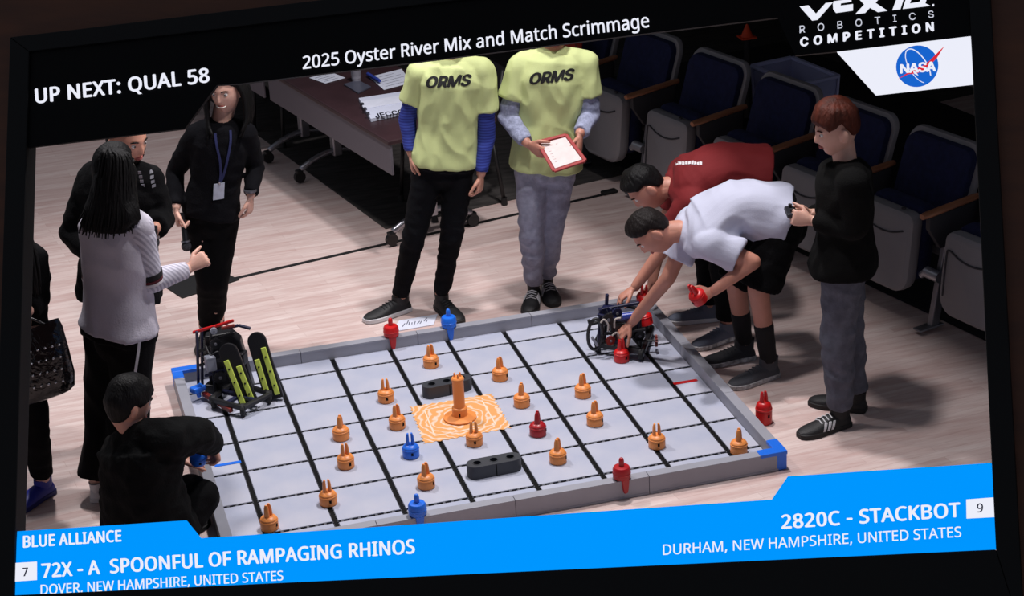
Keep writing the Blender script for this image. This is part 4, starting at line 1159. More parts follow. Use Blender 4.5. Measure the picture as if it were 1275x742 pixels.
k7, sp, h2w, HM = person('person in black jacket standing behind the one in pale sweater', base, J, 'a', 1.03, (0.020, 0.0, 0.3, 2.0), black_hair, 1.03, RGT * 0.7 - FWD * 0.6 + DN * 0.25, UP, hands, debug='man'); take(k7)
jk = garment('jacket', top_mb(J, sp, 1.03, 0.030, -0.05, 0.99, 1.93, 0.026), blk_cloth, k7, 0.009, 0.007, 18)
garment('trousers', pants_mb(J, sp, 1.03, 0.014, 0.2, 1.95), blk_pants, k7, 0.010, 0.005, 19)
def bf(a, b_, c):
    p = head_surface(a, b_, c); nrm = Vector((a / 0.073, b_ / 0.094, c / 0.115)).normalized()
    m_ = 1.0 if (-0.118 < p.z < -0.030 and b_ > -0.05 and not (abs(p.x) < 0.024 and -0.062 < p.z < -0.038)) else 0.0
    if p.z > -0.045 and abs(p.x) < 0.045: m_ = 0.0
    return h2w(p + nrm * (0.005 * m_ - 0.008 * (1 - m_)))
vs, fs = grid(72, 60, bf); b = MB(); b.add(vs, fs); b.obj('beard', brown_hair, k7, smooth=True)
b = MB()
for i in range(8):
    y0 = 0.075 - i * 0.02; b.add([Vector((-0.008, y0, 0)), Vector((0.006, y0, 0)), Vector((0.008, y0 + 0.013, 0)), Vector((-0.006, y0 + 0.013, 0))], [(0, 1, 2, 3)])
tag(decal(jk, b.mesh('print'), j(179, 237, -0.3), RGT, UP - RGT * 0.1, FWD, mat('print_grey', (120, 120, 128), 0.8), jk, 'sleeve_print'), None, None, None, 'stuff')

# ---- woman with lanyard and microphone
base = G(264, 438); j = base_joints(base)
J = dict(head=j(281, 113, 0.0), neck=j(276, 150, 0.03), sa=j(245, 168), sb=j(305, 167), ea=j(218, 214, 0.08), eb=j(318, 208, 0.08), wa=j(219, 258, -0.08), wb=j(312, 243, -0.08),
         pel=j(263, 264), ha=j(247, 270), hb=j(279, 270), ka=j(258, 352, -0.02), kb=j(271, 352, -0.02))
h1, t1, h2, t2 = G(258, 424), G(253, 440), G(272, 422), G(276, 438)
aa = shoe(tmp, h1, t1, shoe_b, sole_b, 0.26); ab = shoe(tmp, h2, t2, shoe_b, sole_b, 0.26)
J.update(aa=aa, ab=ab, ta=aa - FWD * 0.1 + DN * 0.055, tb=ab - FWD * 0.1 + DN * 0.055)
hands = {'a': (DN + RGT * 0.05 - FWD * 0.2, -RGT - FWD * 0.2, -FWD, 0.75), 'b': (DN - RGT * 0.15, RGT - FWD * 0.3, -FWD, 0.4)}
k8, sp, h2w, HM = person('person all in black wearing a lanyard badge and holding a microphone', base, J, 'c', 0.97, (0.022, 0.012, 0.2, 12.0), black_hair, 0.97, -FWD * 0.9 - RGT * 0.25 + DN * 0.12, UP, hands, debug='lanyard', bwide=0.82); take(k8)
tp8 = garment('sweater', top_mb(J, sp, 0.97, 0.012, -0.03, 0.955, 1.95, 0.010, wide=0.86), mat('navy_black_knit', (11, 11, 16), 0.9, bump=0.3, bscale=150, spec=0.15), k8, 0.008, 0.005, 20)
garment('trousers', pants_mb(J, sp, 0.95, 0.002, 0.12, 1.95, wide=0.80), blk_pants, k8, 0.009, 0.004, 21)
b = MB()
b.sweep(catmull([h2w(Vector((x, y, z))) for x, y, z in ((-0.026, 0.0835, -0.047), (-0.012, 0.0945, -0.0505), (0.012, 0.0945, -0.0505), (0.026, 0.0835, -0.047))], 4), 0.0032, 8); b.obj('teeth', mat('teeth', (225, 220, 210), 0.4), k8, smooth=True)
L_ = []
H8 = J['head']
for i in range(48):
    right = i % 2; f_ = (i // 2) / 23; sx_ = 1 if right else -1
    top = H8 + RGT * (sx_ * (0.012 + 0.05 * f_)) + UP * (0.118 - 0.03 * f_) + FWD * (-0.055 + 0.12 * f_)
    mid = H8 + RGT * (sx_ * (0.088 + 0.02 * math.sin(3 * f_))) + FWD * (-0.045 + 0.13 * f_) + UP * rnd.uniform(-0.02, 0.01)
    low = H8 + RGT * (sx_ * (0.095 + 0.02 * f_)) + FWD * (-0.07 + 0.16 * f_) + UP * -0.13
    end = (j(299 + 12 * f_ + rnd.uniform(-5, 3), rnd.uniform(158, 176), -0.10 + 0.2 * f_) if right else j(262 - 12 * f_ + rnd.uniform(-3, 5), rnd.uniform(164, 182), -0.12 + 0.2 * f_))
    L_.append(([top, mid, low, end], rnd.uniform(0.013, 0.018)))
lock_hair(k8, L_, black_hair, 'long_hair')
# lanyard and badge hang on her: a thing of its own
ly = thing('lanyard_badge', 'white name badge on a navy lanyard worn by the person all in black', 'badge', j(273, 240, -0.16))
tm = tp8.data; bv8 = BVHTree.FromPolygons([v.co.copy() for v in tm.vertices], [tuple(p.vertices) for p in tm.polygons])
def front(u, v, lift=0.006):
    p = j(u, v, -0.5); d_ = (p - CAM).normalized(); h_ = bv8.ray_cast(p, d_); return (h_[0] - d_ * lift) if h_[0] is not None else j(u, v, -0.13)
for path in ([(268, 166), (270, 182), (274, 200), (275, 216), (274, 226)], [(287, 162), (287, 178), (283, 200), (279, 216), (275, 226)]):
    b = MB(); b.strip(catmull([front(u, v) for u, v in path], 5), 0.012, 0.0015, -FWD); b.obj('strap', mat('navy_strap', (38, 44, 92), 0.7), ly)
bc = front(273, 226, 0.012); bd_ = front(272, 242, 0.018); dn_ = (front(271, 252, 0.02) - bc).normalized(); rt_ = (RGT + UP * 0.12).normalized()
b = MB(); b.prism([bc + rt_ * x - UP * y - RGT * (y * 0.15) for x, y in ((-0.028, 0.01), (0.028, 0.01), (0.028, 0.095), (-0.028, 0.095))], FWD * 0.003); b.obj('card', mat('badge_white', (206, 212, 228), 0.5, vary=0.08, scale=40), ly)
b = MB(); b.cyl(bc, bc - UP * 0.016, 0.006, 0.006, 10); b.obj('clip', mat('chrome', (190, 190, 195), 0.25, 1.0), ly)
b = MB(); b.cyl(J['wb'] + UP * 0.02, J['wb'] + UP * 0.03, 0.033, 0.033, 20); b.obj('wristband', mat('steel_grey', (120, 120, 128), 0.4, 0.8), k8, smooth=40)
def microphone(tip, tail, lab):
    d_ = (tip - tail).normalized(); L0 = (tip - tail).length; c_ = (tip + tail) / 2
    r_ = thing('microphone', lab, 'microphone', tail)
    b = MB(); b.cyl(tail, tip - d_ * 0.055, 0.011, 0.016, 16); b.obj('handle', mat('mic_black', (24, 24, 27), 0.4), r_, smooth=40)
    b = MB(); b.cyl(tip - d_ * 0.056, tip - d_ * 0.048, 0.024, 0.024, 18); b.obj('ring', mat('mic_ring', (150, 150, 156), 0.3, 0.9), r_, smooth=40)
    b = MB(); b.sphere(tip - d_ * 0.026, 0.026, 18, 12); b.obj('grille', mat('mic_grille', (58, 58, 64), 0.5, 0.6, bump=0.8, bscale=500), r_, smooth=True)
hp = J['wa'] + (DN + RGT * 0.05 - FWD * 0.2).normalized() * 0.08 + RGT * 0.025
microphone(P(base, 233, 313, -0.13), hp + (hp - P(base, 233, 313, -0.13)).normalized() * 0.05, 'black handheld microphone pointing down from the hand of the lanyard wearer')
base = G(142, 560)
microphone(P(base, 191, 309, -0.27), P(base, 193, 281, -0.25), 'black microphone held low by the person in black jacket')

# ---- person in dark coat at the edge of the display
base = G(28, 630); j = base_joints(base)
J = dict(head=j(12, 262, 0.0), neck=j(12, 304, 0.0), sa=j(-22, 326, 0.05), sb=j(38, 324, -0.03), ea=j(-30, 392, 0.02), eb=j(46, 372, -0.02), wa=j(-20, 440, -0.12), wb=j(34, 388, -0.16),
         pel=j(14, 450), ha=j(-3, 456), hb=j(31, 456), ka=j(2, 545), kb=j(43, 545))
h1, t1, h2, t2 = G(20, 616), G(-20, 640), G(62, 614), G(18, 640)
bl_ = mat('clog_blue', (30, 40, 150), 0.5)
aa = shoe(tmp, h1, t1, bl_, bl_, 0.27, tongue=False, name='clog'); ab = shoe(tmp, h2, t2, bl_, mat('clog_sole', (20, 26, 100), 0.6), 0.27, tongue=False, name='clog')
J.update(aa=aa, ab=ab, ta=aa + ground_dir(h1, t1) * 0.11 + DN * 0.055, tb=ab + ground_dir(h2, t2) * 0.11 + DN * 0.055)
hands = {'a': (DN, -RGT, -FWD, 0.4), 'b': (DN - RGT * 0.2 - FWD * 0.2, RGT - FWD * 0.4, -FWD, 0.75)}
k9, sp, h2w, HM = person('person in black coat and blue clogs with a shiny bag', base, J, 'c', 0.96, (0.024, 0.012, 0.2, 21.0), black_hair, 0.97, -FWD - RGT * 0.5, UP, hands, debug='coat'); take(k9)
garment('coat', top_mb(J, sp, 0.96, 0.028, -0.16, 0.985, 1.9, 0.02, 0.02), blk_cloth, k9, 0.010, 0.006, 22)
garment('trousers', pants_mb(J, sp, 0.96, 0.014, 0.2, 1.88), blk_pants, k9, 0.010, 0.005, 23)
L_ = []
for i in range(34):
    f_ = i / 33
    top = h2w(Vector((-0.07 + 0.14 * f_, -0.05 * math.sin(math.pi * f_) - 0.02, 0.06)))
    end = j(4 + 48 * f_ ** 0.7 + rnd.uniform(-4, 2), rnd.uniform(355, 380), -0.13 + rnd.uniform(-0.04, 0.06))
    mid = j(5 + 34 * f_, 300, -0.10)
    L_.append(([top, mid, end], rnd.uniform(0.013, 0.018)))
lock_hair(k9, L_, black_hair, 'long_hair')
bg = thing('handbag', 'shiny black quilted handbag hanging from the hand of the coated person', 'bag', j(60, 500, -0.2))
glossy = mat('patent_black', (16, 16, 20), 0.18, bump=0.9, bscale=28)
rings = []
for t, hw, hd in ((0.0, 0.085, 0.012), (0.12, 0.10, 0.03), (0.45, 0.118, 0.05), (0.8, 0.135, 0.058), (0.96, 0.13, 0.05), (1.0, 0.11, 0.03)):
    c_ = lerp(j(50, 404, -0.2), j(59, 494, -0.2), t); sxv = (RGT + UP * 0.30).normalized()
    rings.append([c_ + sxv * (math.copysign(abs(math.cos(a)) ** 0.6, math.cos(a)) * hw) + FWD * (math.sin(a) * hd) for a in [2 * math.pi * k / 24 for k in range(24)]])
b = MB(); b.loft(rings); bo = b.obj('body', glossy, bg, smooth=60)
b = MB(); b.sweep(catmull([j(34, 412, -0.2), j(31, 400, -0.205), j(36, 396, -0.205), j(52, 402, -0.2), j(64, 408, -0.2)], 6), 0.006, 8); b.obj('handle', glossy, bg, smooth=True)
for r_ in range(4):
    for c_ in range(5):
        p0 = j(38 + 9 * c_ + r_ * 1.5, 438 + 15 * r_ - 2.2 * c_, -0.262); b = MB(); b.sphere(p0, 0.0055, 10, 6); b.obj('stud', mat('chrome', (190, 190, 195)), bo, smooth=True)

# ---- crouching person in black jacket beside the field
base = G(206, 690); j = base_joints(base)
FD = (RGT * 0.8 + FWD * 0.6).normalized()
J = dict(head=j(160, 503, 0.02), neck=j(168, 538, 0.0), waist=j(176, 600, -0.06), sa=j(152, 566, 0.08), sb=j(206, 548, -0.08), ea=j(172, 600, 0.28), eb=j(246, 540, 0.06), wa=j(222, 575, 0.34), wb=j(263, 552, 0.24),
         pel=j(186, 650, -0.04), ha=j(178, 652, 0.05), hb=j(204, 660, -0.05), ka=j(238, 612, 0.26), kb=j(252, 618, 0.06))
h1, t1, h2, t2 = G(222, 672), G(242, 660), G(226, 700), G(250, 688)
aa = shoe(tmp, h1, t1, shoe_b, sole_b, 0.27); ab = shoe(tmp, h2, t2, shoe_b, sole_b, 0.27)
J.update(aa=aa, ab=ab, ta=aa + FD * 0.12 + DN * 0.055, tb=ab + FD * 0.12 + DN * 0.055)
hands = {'a': (FD + DN * 0.2, UP, -FWD, 0.5), 'b': (FD * 0.5 + DN * 0.6 - RGT * 0.3, RGT * 0.7 + FWD * 0.3, UP, 0.6)}
k10, sp, h2w, HM = person('person in loose black jacket crouching beside the field wall', base, J, 'a', 1.0, (0.026, 0.035, 0.3, 31.0), black_hair, 1.0, FD + DN * 0.35, UP, hands, debug='crouch'); take(k10)
garment('jacket', top_mb(J, sp, 1.0, 0.042, -0.10, 1.0, 1.92, 0.034, 0.03), mat('jacket_black', (8, 9, 10), 0.9, bump=0.3, bscale=100, spec=0.15), k10, 0.010, 0.009, 24)
garment('trousers', pants_mb(J, sp, 1.0, 0.020, 0.1, 1.93), blk_pants, k10, 0.010, 0.006, 25)
bpy.data.objects.remove(tmp)
# ================================================================== auditorium seats
navy = mat('navy_upholstery', (22, 29, 68), 0.95, vary=0.2, scale=30, bump=0.3, bscale=250); shell = mat('seat_shell', (138, 136, 140), 0.55, vary=0.05, scale=4)
oak = mat('armrest_wood', (172, 116, 84), 0.45, rgb2=(146, 92, 64), scale=6, stretch=(1, 8, 1)); steel = mat('seat_steel', (140, 140, 146), 0.35, 0.8)
def rrect(hw, z0, z1, r, n=6, rb=None):
    """rounded rectangle in (y, z)"""
    rb = r if rb is None else rb; pts = []
    for cy, cz, a0, rr in ((hw - r, z1 - r, 0, r), (-(hw - r), z1 - r, math.pi / 2, r), (-(hw - rb), z0 + rb, math.pi, rb), (hw - rb, z0 + rb, 1.5 * math.pi, rb)):
        for k in range(n + 1):
            a = a0 + math.pi / 2 * k / n; pts.append((cy + rr * math.cos(a), cz + rr * math.sin(a)))
    return pts
def slab(outline, x_of_z, thick, bulge=0.0):
    """plate standing on the outline, leaning by x_of_z, front face rounded"""
    cz = sum(z for _, z in outline) / len(outline); rings = []
    for t, k in ((0.0, 0.90), (0.18, 0.985), (0.5, 1.0), (0.85, 0.99), (1.0, 0.94)):
        rings.append([Vector((x_of_z(z) + thick * t, y * k, cz + (z - cz) * k)) for y, z in outline])
    b = MB(); b.loft(rings); return b
def make_seat():
    r = thing('auditorium_seat', 'x', 'seat')
    pan = slab(rrect(0.205, 0.16, 0.59, 0.05, 6, 0.10), lambda z: 0.02 + (z - 0.16) * 0.10, 0.085).obj('seat_shell', shell, r, smooth=40)
    b = MB(); b.sweep(catmull([Vector((0.018 + (z - 0.16) * 0.10, y, z)) for y, z in ((0.165, 0.26), (0.17, 0.46), (0.155, 0.50), (0.08, 0.475), (0.0, 0.465), (-0.08, 0.475), (-0.15, 0.50))], 5), 0.005, 7); b.obj('shell_groove', mat('groove_dark', (58, 57, 62), 0.8), pan, smooth=True)
    b = MB(); b.cyl(Vector((0.10, -0.10, 0.597)), Vector((0.10, -0.10, 0.604)), 0.012, 0.012, 12); b.obj('screw_cap', mat('groove_dark', (58, 57, 62)), pan)
    slab(rrect(0.198, 0.20, 0.61, 0.05, 6, 0.08), lambda z: 0.105 + (z - 0.16) * 0.10, 0.10).obj('seat_cushion', navy, r, smooth=40)
    slab(rrect(0.245, 0.36, 0.865, 0.07, 6, 0.03), lambda z: 0.27 + (z - 0.36) * 0.30, 0.07).obj('back_cushion', navy, r, smooth=40)
    slab(rrect(0.270, 0.30, 0.890, 0.085, 6, 0.03), lambda z: 0.315 + (z - 0.36) * 0.30, 0.045).obj('back_shell', shell, r, smooth=40)
    b = MB(); b.loft([[Vector((x, -0.32 + w * math.cos(a), z + 0.014 * math.sin(a))) for a in [2 * math.pi * k / 14 for k in range(14)]] for x, w, z in ((0.02, 0.018, 0.635), (0.05, 0.030, 0.638), (0.20, 0.030, 0.648), (0.38, 0.027, 0.660), (0.41, 0.018, 0.660))])
    arm = b.obj('armrest', oak, r, smooth=50)
    b = MB(); b.prism([Vector((x, -0.335, z)) for x, z in ((0.06, 0.625), (0.38, 0.645), (0.38, 0.53), (0.30, 0.44), (0.14, 0.44), (0.06, 0.56))], (0, 0.03, 0)); b.obj('arm_panel', mat('panel_dark', (50, 49, 54), 0.7), r, bevel=0.004)
    b = MB(); b.bar((0.20, -0.32, 0.46), (0.12, -0.32, 0.012), 0.035, 0.055); b.obj('leg', steel, r, bevel=0.006)
    b = MB(); b.box((0.09, -0.32, 0.018), (0.16, 0.06, 0.012)); b.obj('foot_plate', steel, r, bevel=0.004)
    b = MB(); b.cyl((0.11, -0.27, 0.30), (0.11, -0.37, 0.30), 0.030, 0.030, 16); b.cyl((0.11, -0.265, 0.30), (0.11, -0.235, 0.27), 0.018, 0.018, 12); b.obj('hinge', mat('hinge_chrome', (190, 190, 196), 0.3, 0.7), r, smooth=40)
    return r
st = make_seat()
SEATS = [(2.51, 'folded navy seat behind the person holding the tablet'), (1.85, 'folded navy seat behind the bending person in red'), (1.20, 'navy seat in front of the clear plastic bin'),
         (0.58, 'navy seat behind the head of the person in black sweater'), (-0.06, 'navy folded seat with a bare metal floor foot beside it'), (-0.70, 'navy folded seat at the very end of the row')]
for i, (w, lab) in enumerate(SEATS):
    o = st if i == 0 else copy_tree(st)
    o.location = hall(2.18 + (2.51 - w) * 0.078, w, 0.012); o.rotation_euler = (0, 0, TH + 0.078); tag(o, lab, 'seat', 'row of auditorium seats')
o = copy_tree(st); o.location = hall(2.13, 3.17, 0.012); o.rotation_euler = (0, 0, TH + 0.078); tag(o, 'navy seat half hidden behind the lime shirt at the far row end', 'seat', 'row of auditorium seats')

# clear bin behind the seats
clear = mat('clear_plastic', (190, 195, 235), 0.25); clear.node_tree.nodes['Principled BSDF'].inputs['Alpha'].default_value = 0.55
bn = thing('plastic_bin', 'clear bluish plastic storage bin standing behind the row of seats', 'bin', hall(3.05, 1.62))
M_ = Matrix.Rotation(TH, 3, 'Z')
def bin_ring(z, k): return [hall(3.05, 1.62, z) + M_ @ Vector((x * k, y * k, 0)) for x, y in ((-0.14, -0.23), (0.14, -0.23), (0.14, 0.23), (-0.14, 0.23))]
for q in range(4):
    b = MB(); lo, hi = bin_ring(0.42, 0.93), bin_ring(0.80, 1.0); a_, c_ = lo[q], lo[(q + 1) % 4]; d_, e_ = hi[(q + 1) % 4], hi[q]
    cen = hall(3.05, 1.62, 0.64); nn = ((a_ + c_ + d_ + e_) / 4 - cen).normalized(); b.prism([a_, c_, d_, e_], nn * -0.006); b.obj('side', clear, bn)
b = MB(); b.prism(bin_ring(0.42, 0.93), (0, 0, 0.006)); b.obj('bottom', clear, bn)
rim_m = mat('bin_rim', (185, 190, 230), 0.4)
for q in range(4):
    hi = bin_ring(0.802, 1.03); b = MB(); b.bar(hi[q], hi[(q + 1) % 4], 0.03, 0.018); b.obj('rim', rim_m, bn, bevel=0.004)
    lo = bin_ring(0.43, 0.95); b = MB(); b.bar(lo[q], hi[q], 0.014, 0.014, (1, 0, 0)); b.obj('rib', rim_m, bn)
# low dark table carrying the bin
tb_ = thing('low_table', 'dark low table under the clear storage bin', 'table', hall(3.05, 1.62)); dkm = mat('dark_laminate', (30, 28, 32), 0.6)
b = MB(); b.box(hall(3.05, 1.62, 0.405), (0.46, 0.8, 0.028), M_); b.obj('table_top', dkm, tb_, bevel=0.004)
for x in (-0.19, 0.19):
    for y in (-0.36, 0.36):
        b = MB(); p = hall(3.05, 1.62) + M_ @ Vector((x, y, 0)); b.box(p + Vector((0, 0, 0.202)), (0.035, 0.035, 0.378), M_); b.obj('leg', dkm, tb_)
# orange cone-shaped marker and its strap behind the seats
c0 = P(hall(3.3, 2.3), 930, 52, 0.0); cn = thing('orange_marker', 'small orange cone behind the seats in the dark', 'cone', Vector((c0.x, c0.y, 0)))
orm = mat('marker_orange', (226, 70, 24), 0.6)
b = MB(); b.cyl(P(hall(3.3, 2.3), 930, 46, 0.0), P(hall(3.3, 2.3), 930, 30, 0.0), 0.042, 0.006, 18); b.obj('cone', orm, cn, smooth=40)
b = MB(); zt = P(hall(3.3, 2.3), 930, 46, 0.0); b.box(zt, (0.10, 0.10, 0.012)); b.obj('cone_base', orm, cn, bevel=0.003)
b = MB(); b.cyl(Vector((zt.x, zt.y, 0.0)), Vector((zt.x, zt.y, zt.z - 0.004)), 0.02, 0.02, 12); b.obj('stand', dkm, cn)
# orange-red strap and bag seen between the lime shirts and the first seat
g0 = hall(2.36, 3.12, 0.63); sb_ = thing('red_bag', 'small red bag with a strap lying on the seat behind the lime shirts', 'bag', g0)
b = MB(); rings = []
for t, hw, hd in ((0, 0.09, 0.02), (0.12, 0.12, 0.032), (0.6, 0.12, 0.030), (0.88, 0.10, 0.024), (1, 0.05, 0.012)):
    c_ = hall(2.345 + 0.055 * t, 3.12, 0.628 + 0.20 * t); rings.append([c_ + HW * math.cos(a) * hw + HU * math.sin(a) * hd for a in [2 * math.pi * k_ / 18 for k_ in range(18)]])
b.loft(rings); b.obj('body', mat('pack_red', (170, 48, 28), 0.8), sb_, smooth=50)
b = MB(); b.strip(catmull([hall(2.36, 3.05, 0.80), hall(2.33, 2.98, 0.75), hall(2.31, 2.93, 0.66)], 6), 0.02, 0.004, -HU); b.obj('strap', mat('pack_strap', (120, 50, 40), 0.8), sb_)

# ================================================================== judging tables with papers
top_m = mat('table_maroon', (54, 34, 38), 0.45, vary=0.15, scale=6); apron_m = mat('apron_grey', (96, 92, 100), 0.6); chrome_m = mat('leg_chrome', (165, 165, 172), 0.3, 0.8)
def make_table():
    r = thing('folding_table', 'x', 'table'); Lw = 1.78
    b = MB(); b.box((0.34, 0, 0.725), (0.70, Lw, 0.028)); b.obj('table_top', top_m, r, bevel=0.006)
    b = MB(); b.box((0.012, 0, 0.62), (0.016, Lw - 0.02, 0.18)); b.obj('apron', apron_m, r, bevel=0.003)
    for y in (-0.62, 0.72):
        b = MB(); b.bar((0.36, y, 0.70), (0.36, y, 0.13), 0.06, 0.06, (1, 0, 0)); b.obj('column', chrome_m, r, bevel=0.008)
        b = MB(); b.sweep(catmull([(0.10, y, 0.085), (0.22, y, 0.14), (0.36, y, 0.165), (0.50, y, 0.14), (0.62, y, 0.085)], 5), 0.02, 10); b.obj('foot', chrome_m, r, smooth=True)
        for x in (0.09, 0.63):
            b = MB(); b.cyl((x, y - 0.014, 0.038), (x, y + 0.014, 0.038), 0.037, 0.037, 18); c_ = b.obj('caster', mat('caster_black', (20, 20, 22), 0.5), r, smooth=40)
            b = MB(); b.box((x, y, 0.075), (0.045, 0.042, 0.022)); b.obj('caster_fork', mat('caster_black', (20, 20, 22)), c_, bevel=0.006)
    return r
t0 = make_table(); t0.location = hall(0.57, 2.92, 0.006); t0.rotation_euler = (0, 0, TH + 0.03); tag(t0, 'maroon folding table on casters covered with papers', 'table', 'judging tables')
t1 = copy_tree(t0); t1.location = hall(0.50, 4.74, 0.006); tag(t1, 'maroon folding table at the end near the black chair', 'table', 'judging tables')
ZT = 0.747
paper = mat('paper_white', (214, 218, 232), 0.7, vary=0.04, scale=20)
def sheet(pix, lab, m=paper, thick=0.0015, z=ZT, name='paper_sheet', cat='paper', lines=0):
    q = [G(u, v, z) for u, v in pix]; c_ = sum(q, Vector()) / len(q)
    r = thing(name, lab, cat, c_)
    b = MB(); b.prism(q, (0, 0, thick)); b.obj('page', m, r)
    if lines:
        b = MB(); ex, ey = q[1] - q[0], q[3] - q[0]
        for i in range(lines):
            t = (i + 1) / (lines + 1); p0 = q[0] + ey * t + ex * 0.12 + UP * (thick + 0.0004); b.bar(p0, p0 + ex * random.uniform(0.4, 0.75), 0.004, 0.0008)
        tag(b.obj('page_writing', mat('ink_grey', (90, 92, 110), 0.7), r), None, None, None, 'stuff')
    return r
sheet([(385, 97), (412, 90), (430, 97), (405, 104)], 'loose white sheet on the maroon table beside the cup', lines=4)
sheet([(460, 96), (500, 86), (512, 103), (478, 112)], 'white sheet lying beyond the open binder', lines=5)
sheet([(428, 106), (446, 101), (462, 109), (446, 117)], 'flat grey tablet computer lying on the maroon table', mat('tablet_grey', (78, 80, 94), 0.3), 0.008, name='tablet_computer', cat='tablet')
bq = [(447, 126), (505, 117), (512, 141), (462, 152)]
bnd = sheet(bq, 'open white ring binder at the table corner', mat('binder_white', (205, 210, 228), 0.6), 0.02, name='ring_binder', cat='binder', lines=0)
q = [G(u, v, ZT + 0.021) for u, v in bq]
b = MB(); b.prism([G(u, v, ZT + 0.0205) for u, v in ((449, 127), (503, 118.5), (505, 127), (453, 136))], (0, 0, 0.003)); b.obj('cover_flap', paper, bnd)
for k in range(3):
    b = MB(); p = G(451 + k * 3.5, 131 + k * 6, ZT + 0.02); b.lathe([(0.012, 0), (0.012, 0.012), (0.006, 0.016)], p, 12); b.obj('ring', mat('ring_steel', (90, 90, 98), 0.3, 0.9), bnd)
ex, ey = (q[1] - q[0]), (q[3] - q[0])
me, e = text_mesh('JECCO', 'inter', 0.02)
for v in me.vertices:
    x = 0.14 + 0.62 * (v.co.x - e[0]) / (e[1] - e[0]); y = 0.86 - 0.2 * (v.co.y - e[2]) / (e[3] - e[2]); v.co = q[0] + ex * x + ey * y
extrude_flat(me, Vector((0, 0, 0.0008))); o = link('page_writing', me, mat('ink_grey', (90, 92, 110)), bnd); tag(o, None, None, None, 'stuff')
cp = G(444, 101, ZT); cu = thing('paper_cup', 'pale grey paper cup standing on the maroon table', 'cup', cp)
b = MB(); b.lathe([(0.026, 0), (0.034, 0.085), (0.036, 0.09), (0.031, 0.09), (0.029, 0.02)], cp, 20); b.obj('cup_body', mat('cup_grey', (150, 148, 158), 0.6), cu, smooth=40)
pn = thing('marker_pen', 'blue marker lying across the papers on the maroon table', 'pen', G(470, 100, ZT))
p, q_ = G(458, 92, ZT + 0.02), G(470, 99, ZT + 0.02); b = MB(); b.cyl(p, q_, 0.011, 0.011, 12); b.obj('barrel', mat('pen_blue', (40, 60, 150), 0.4), pn); b = MB(); b.cyl(q_, lerp(p, q_, 1.25), 0.012, 0.009, 12); b.obj('cap', mat('pen_blue', (40, 60, 150)), pn)

# black tubular chairs behind the tables
def chair(c, rot, lab):
    r = thing('stacking_chair', lab, 'chair', c, 'black chairs by the tables'); M = Matrix.Rotation(rot, 3, 'Z'); bm_ = mat('chair_black', (18, 18, 20), 0.5)
    def w(x, y, z): return c + M @ Vector((x, y, z))
    for x, y, tx, ty in ((-0.2, -0.2, -0.235, -0.22), (-0.2, 0.2, -0.235, 0.22), (0.2, -0.2, 0.25, -0.22), (0.2, 0.2, 0.25, 0.22)):
        b = MB(); b.sweep([w(x, y, 0.43), w(lerp(x, tx, 0.5), lerp(y, ty, 0.5), 0.22), w(tx, ty, 0.02)], 0.0125, 10); lg = b.obj('leg', bm_, r, smooth=True)
        b = MB(); b.cyl(w(tx, ty, 0.0), w(tx, ty, 0.045), 0.02, 0.017, 12); b.obj('foot_cap', bm_, lg)
    b = MB(); rg = []
    for z, k in ((0.43, 0.92), (0.44, 1.0), (0.465, 1.0), (0.475, 0.93)): rg.append([w(0.23 * k * math.copysign(abs(math.cos(a)) ** 0.45, math.cos(a)), 0.23 * k * math.copysign(abs(math.sin(a)) ** 0.45, math.sin(a)), z) for a in [2 * math.pi * q / 28 for q in range(28)]])
    b.loft(rg); b.obj('seat', bm_, r, smooth=40)
    for y in (-0.2, 0.2): b = MB(); b.sweep([w(0.2, y, 0.44), w(0.25, y, 0.62), w(0.30, y, 0.84)], 0.0125, 10); b.obj('back_post', bm_, r, smooth=True)
    b = MB(); rg = []
    for t in range(9): y = -0.22 + 0.44 * t / 8; xo = 0.02 * math.sin(math.pi * t / 8); rg.append([w(0.255 + xo, y, 0.60), w(0.31 + xo, y, 0.85), w(0.325 + xo, y, 0.845), w(0.27 + xo, y, 0.595)])
    b.loft(rg); b.obj('backrest', bm_, r, smooth=40)
chair(hall(1.02, 4.60, 0.006), TH + 0.1, 'black tubular chair at the far end behind the tables')
chair(hall(1.28, 2.74, 0.006), TH + 0.05, 'black tubular chair behind the lime-shirted people')

# ================================================================== robots
def axle_gear(par, p, d, r, m, teeth=16, w=0.012, name='gear'):
    d = d.normalized(); a = d.orthogonal().normalized(); c = d.cross(a); ring = []
    for k in range(teeth * 2):
        rr = r if k % 2 else r * 0.88; t = math.pi * k / teeth; ring.append(p + a * math.cos(t) * rr + c * math.sin(t) * rr)
    b = MB(); b.prism([q - d * w / 2 for q in ring], d * w); g_ = b.obj(name, m, par)
    b = MB(); b.cyl(p - d * w * 0.8, p + d * w * 0.8, r * 0.25, r * 0.25, 12); b.obj('hub', mat('hub_grey', (110, 110, 118), 0.5), g_)
def wheel(par, p, d, r=0.032, w=0.022):
    d = d.normalized(); b = MB(); b.cyl(p - d * w / 2, p + d * w / 2, r, r, 20); o = b.obj('wheel', mat('tyre_black', (16, 16, 18), 0.7), par, bevel=0.004)
    b = MB(); b.cyl(p - d * (w / 2 + 0.002), p + d * (w / 2 + 0.002), r * 0.45, r * 0.45, 12); b.obj('hub', mat('hub_grey', (110, 110, 118)), o)
def plate(par, p, q, w, t, m, up=UP, name='beam', holes=True):
    """construction beam with a row of peg holes"""
    b = MB(); b.bar(p, q, w, t, up); o = b.obj(name, m, par, bevel=min(w, t) * 0.2, seg=1)
    return o
nb_ = mat('robot_navy', (24, 28, 62), 0.4); kb_ = mat('robot_black', (18, 18, 22), 0.45); yl_ = mat('robot_yellow', (196, 214, 92), 0.45); br_ = mat('robot_rust', (120, 32, 22), 0.45); gy_ = mat('robot_grey', (140, 144, 156), 0.4)
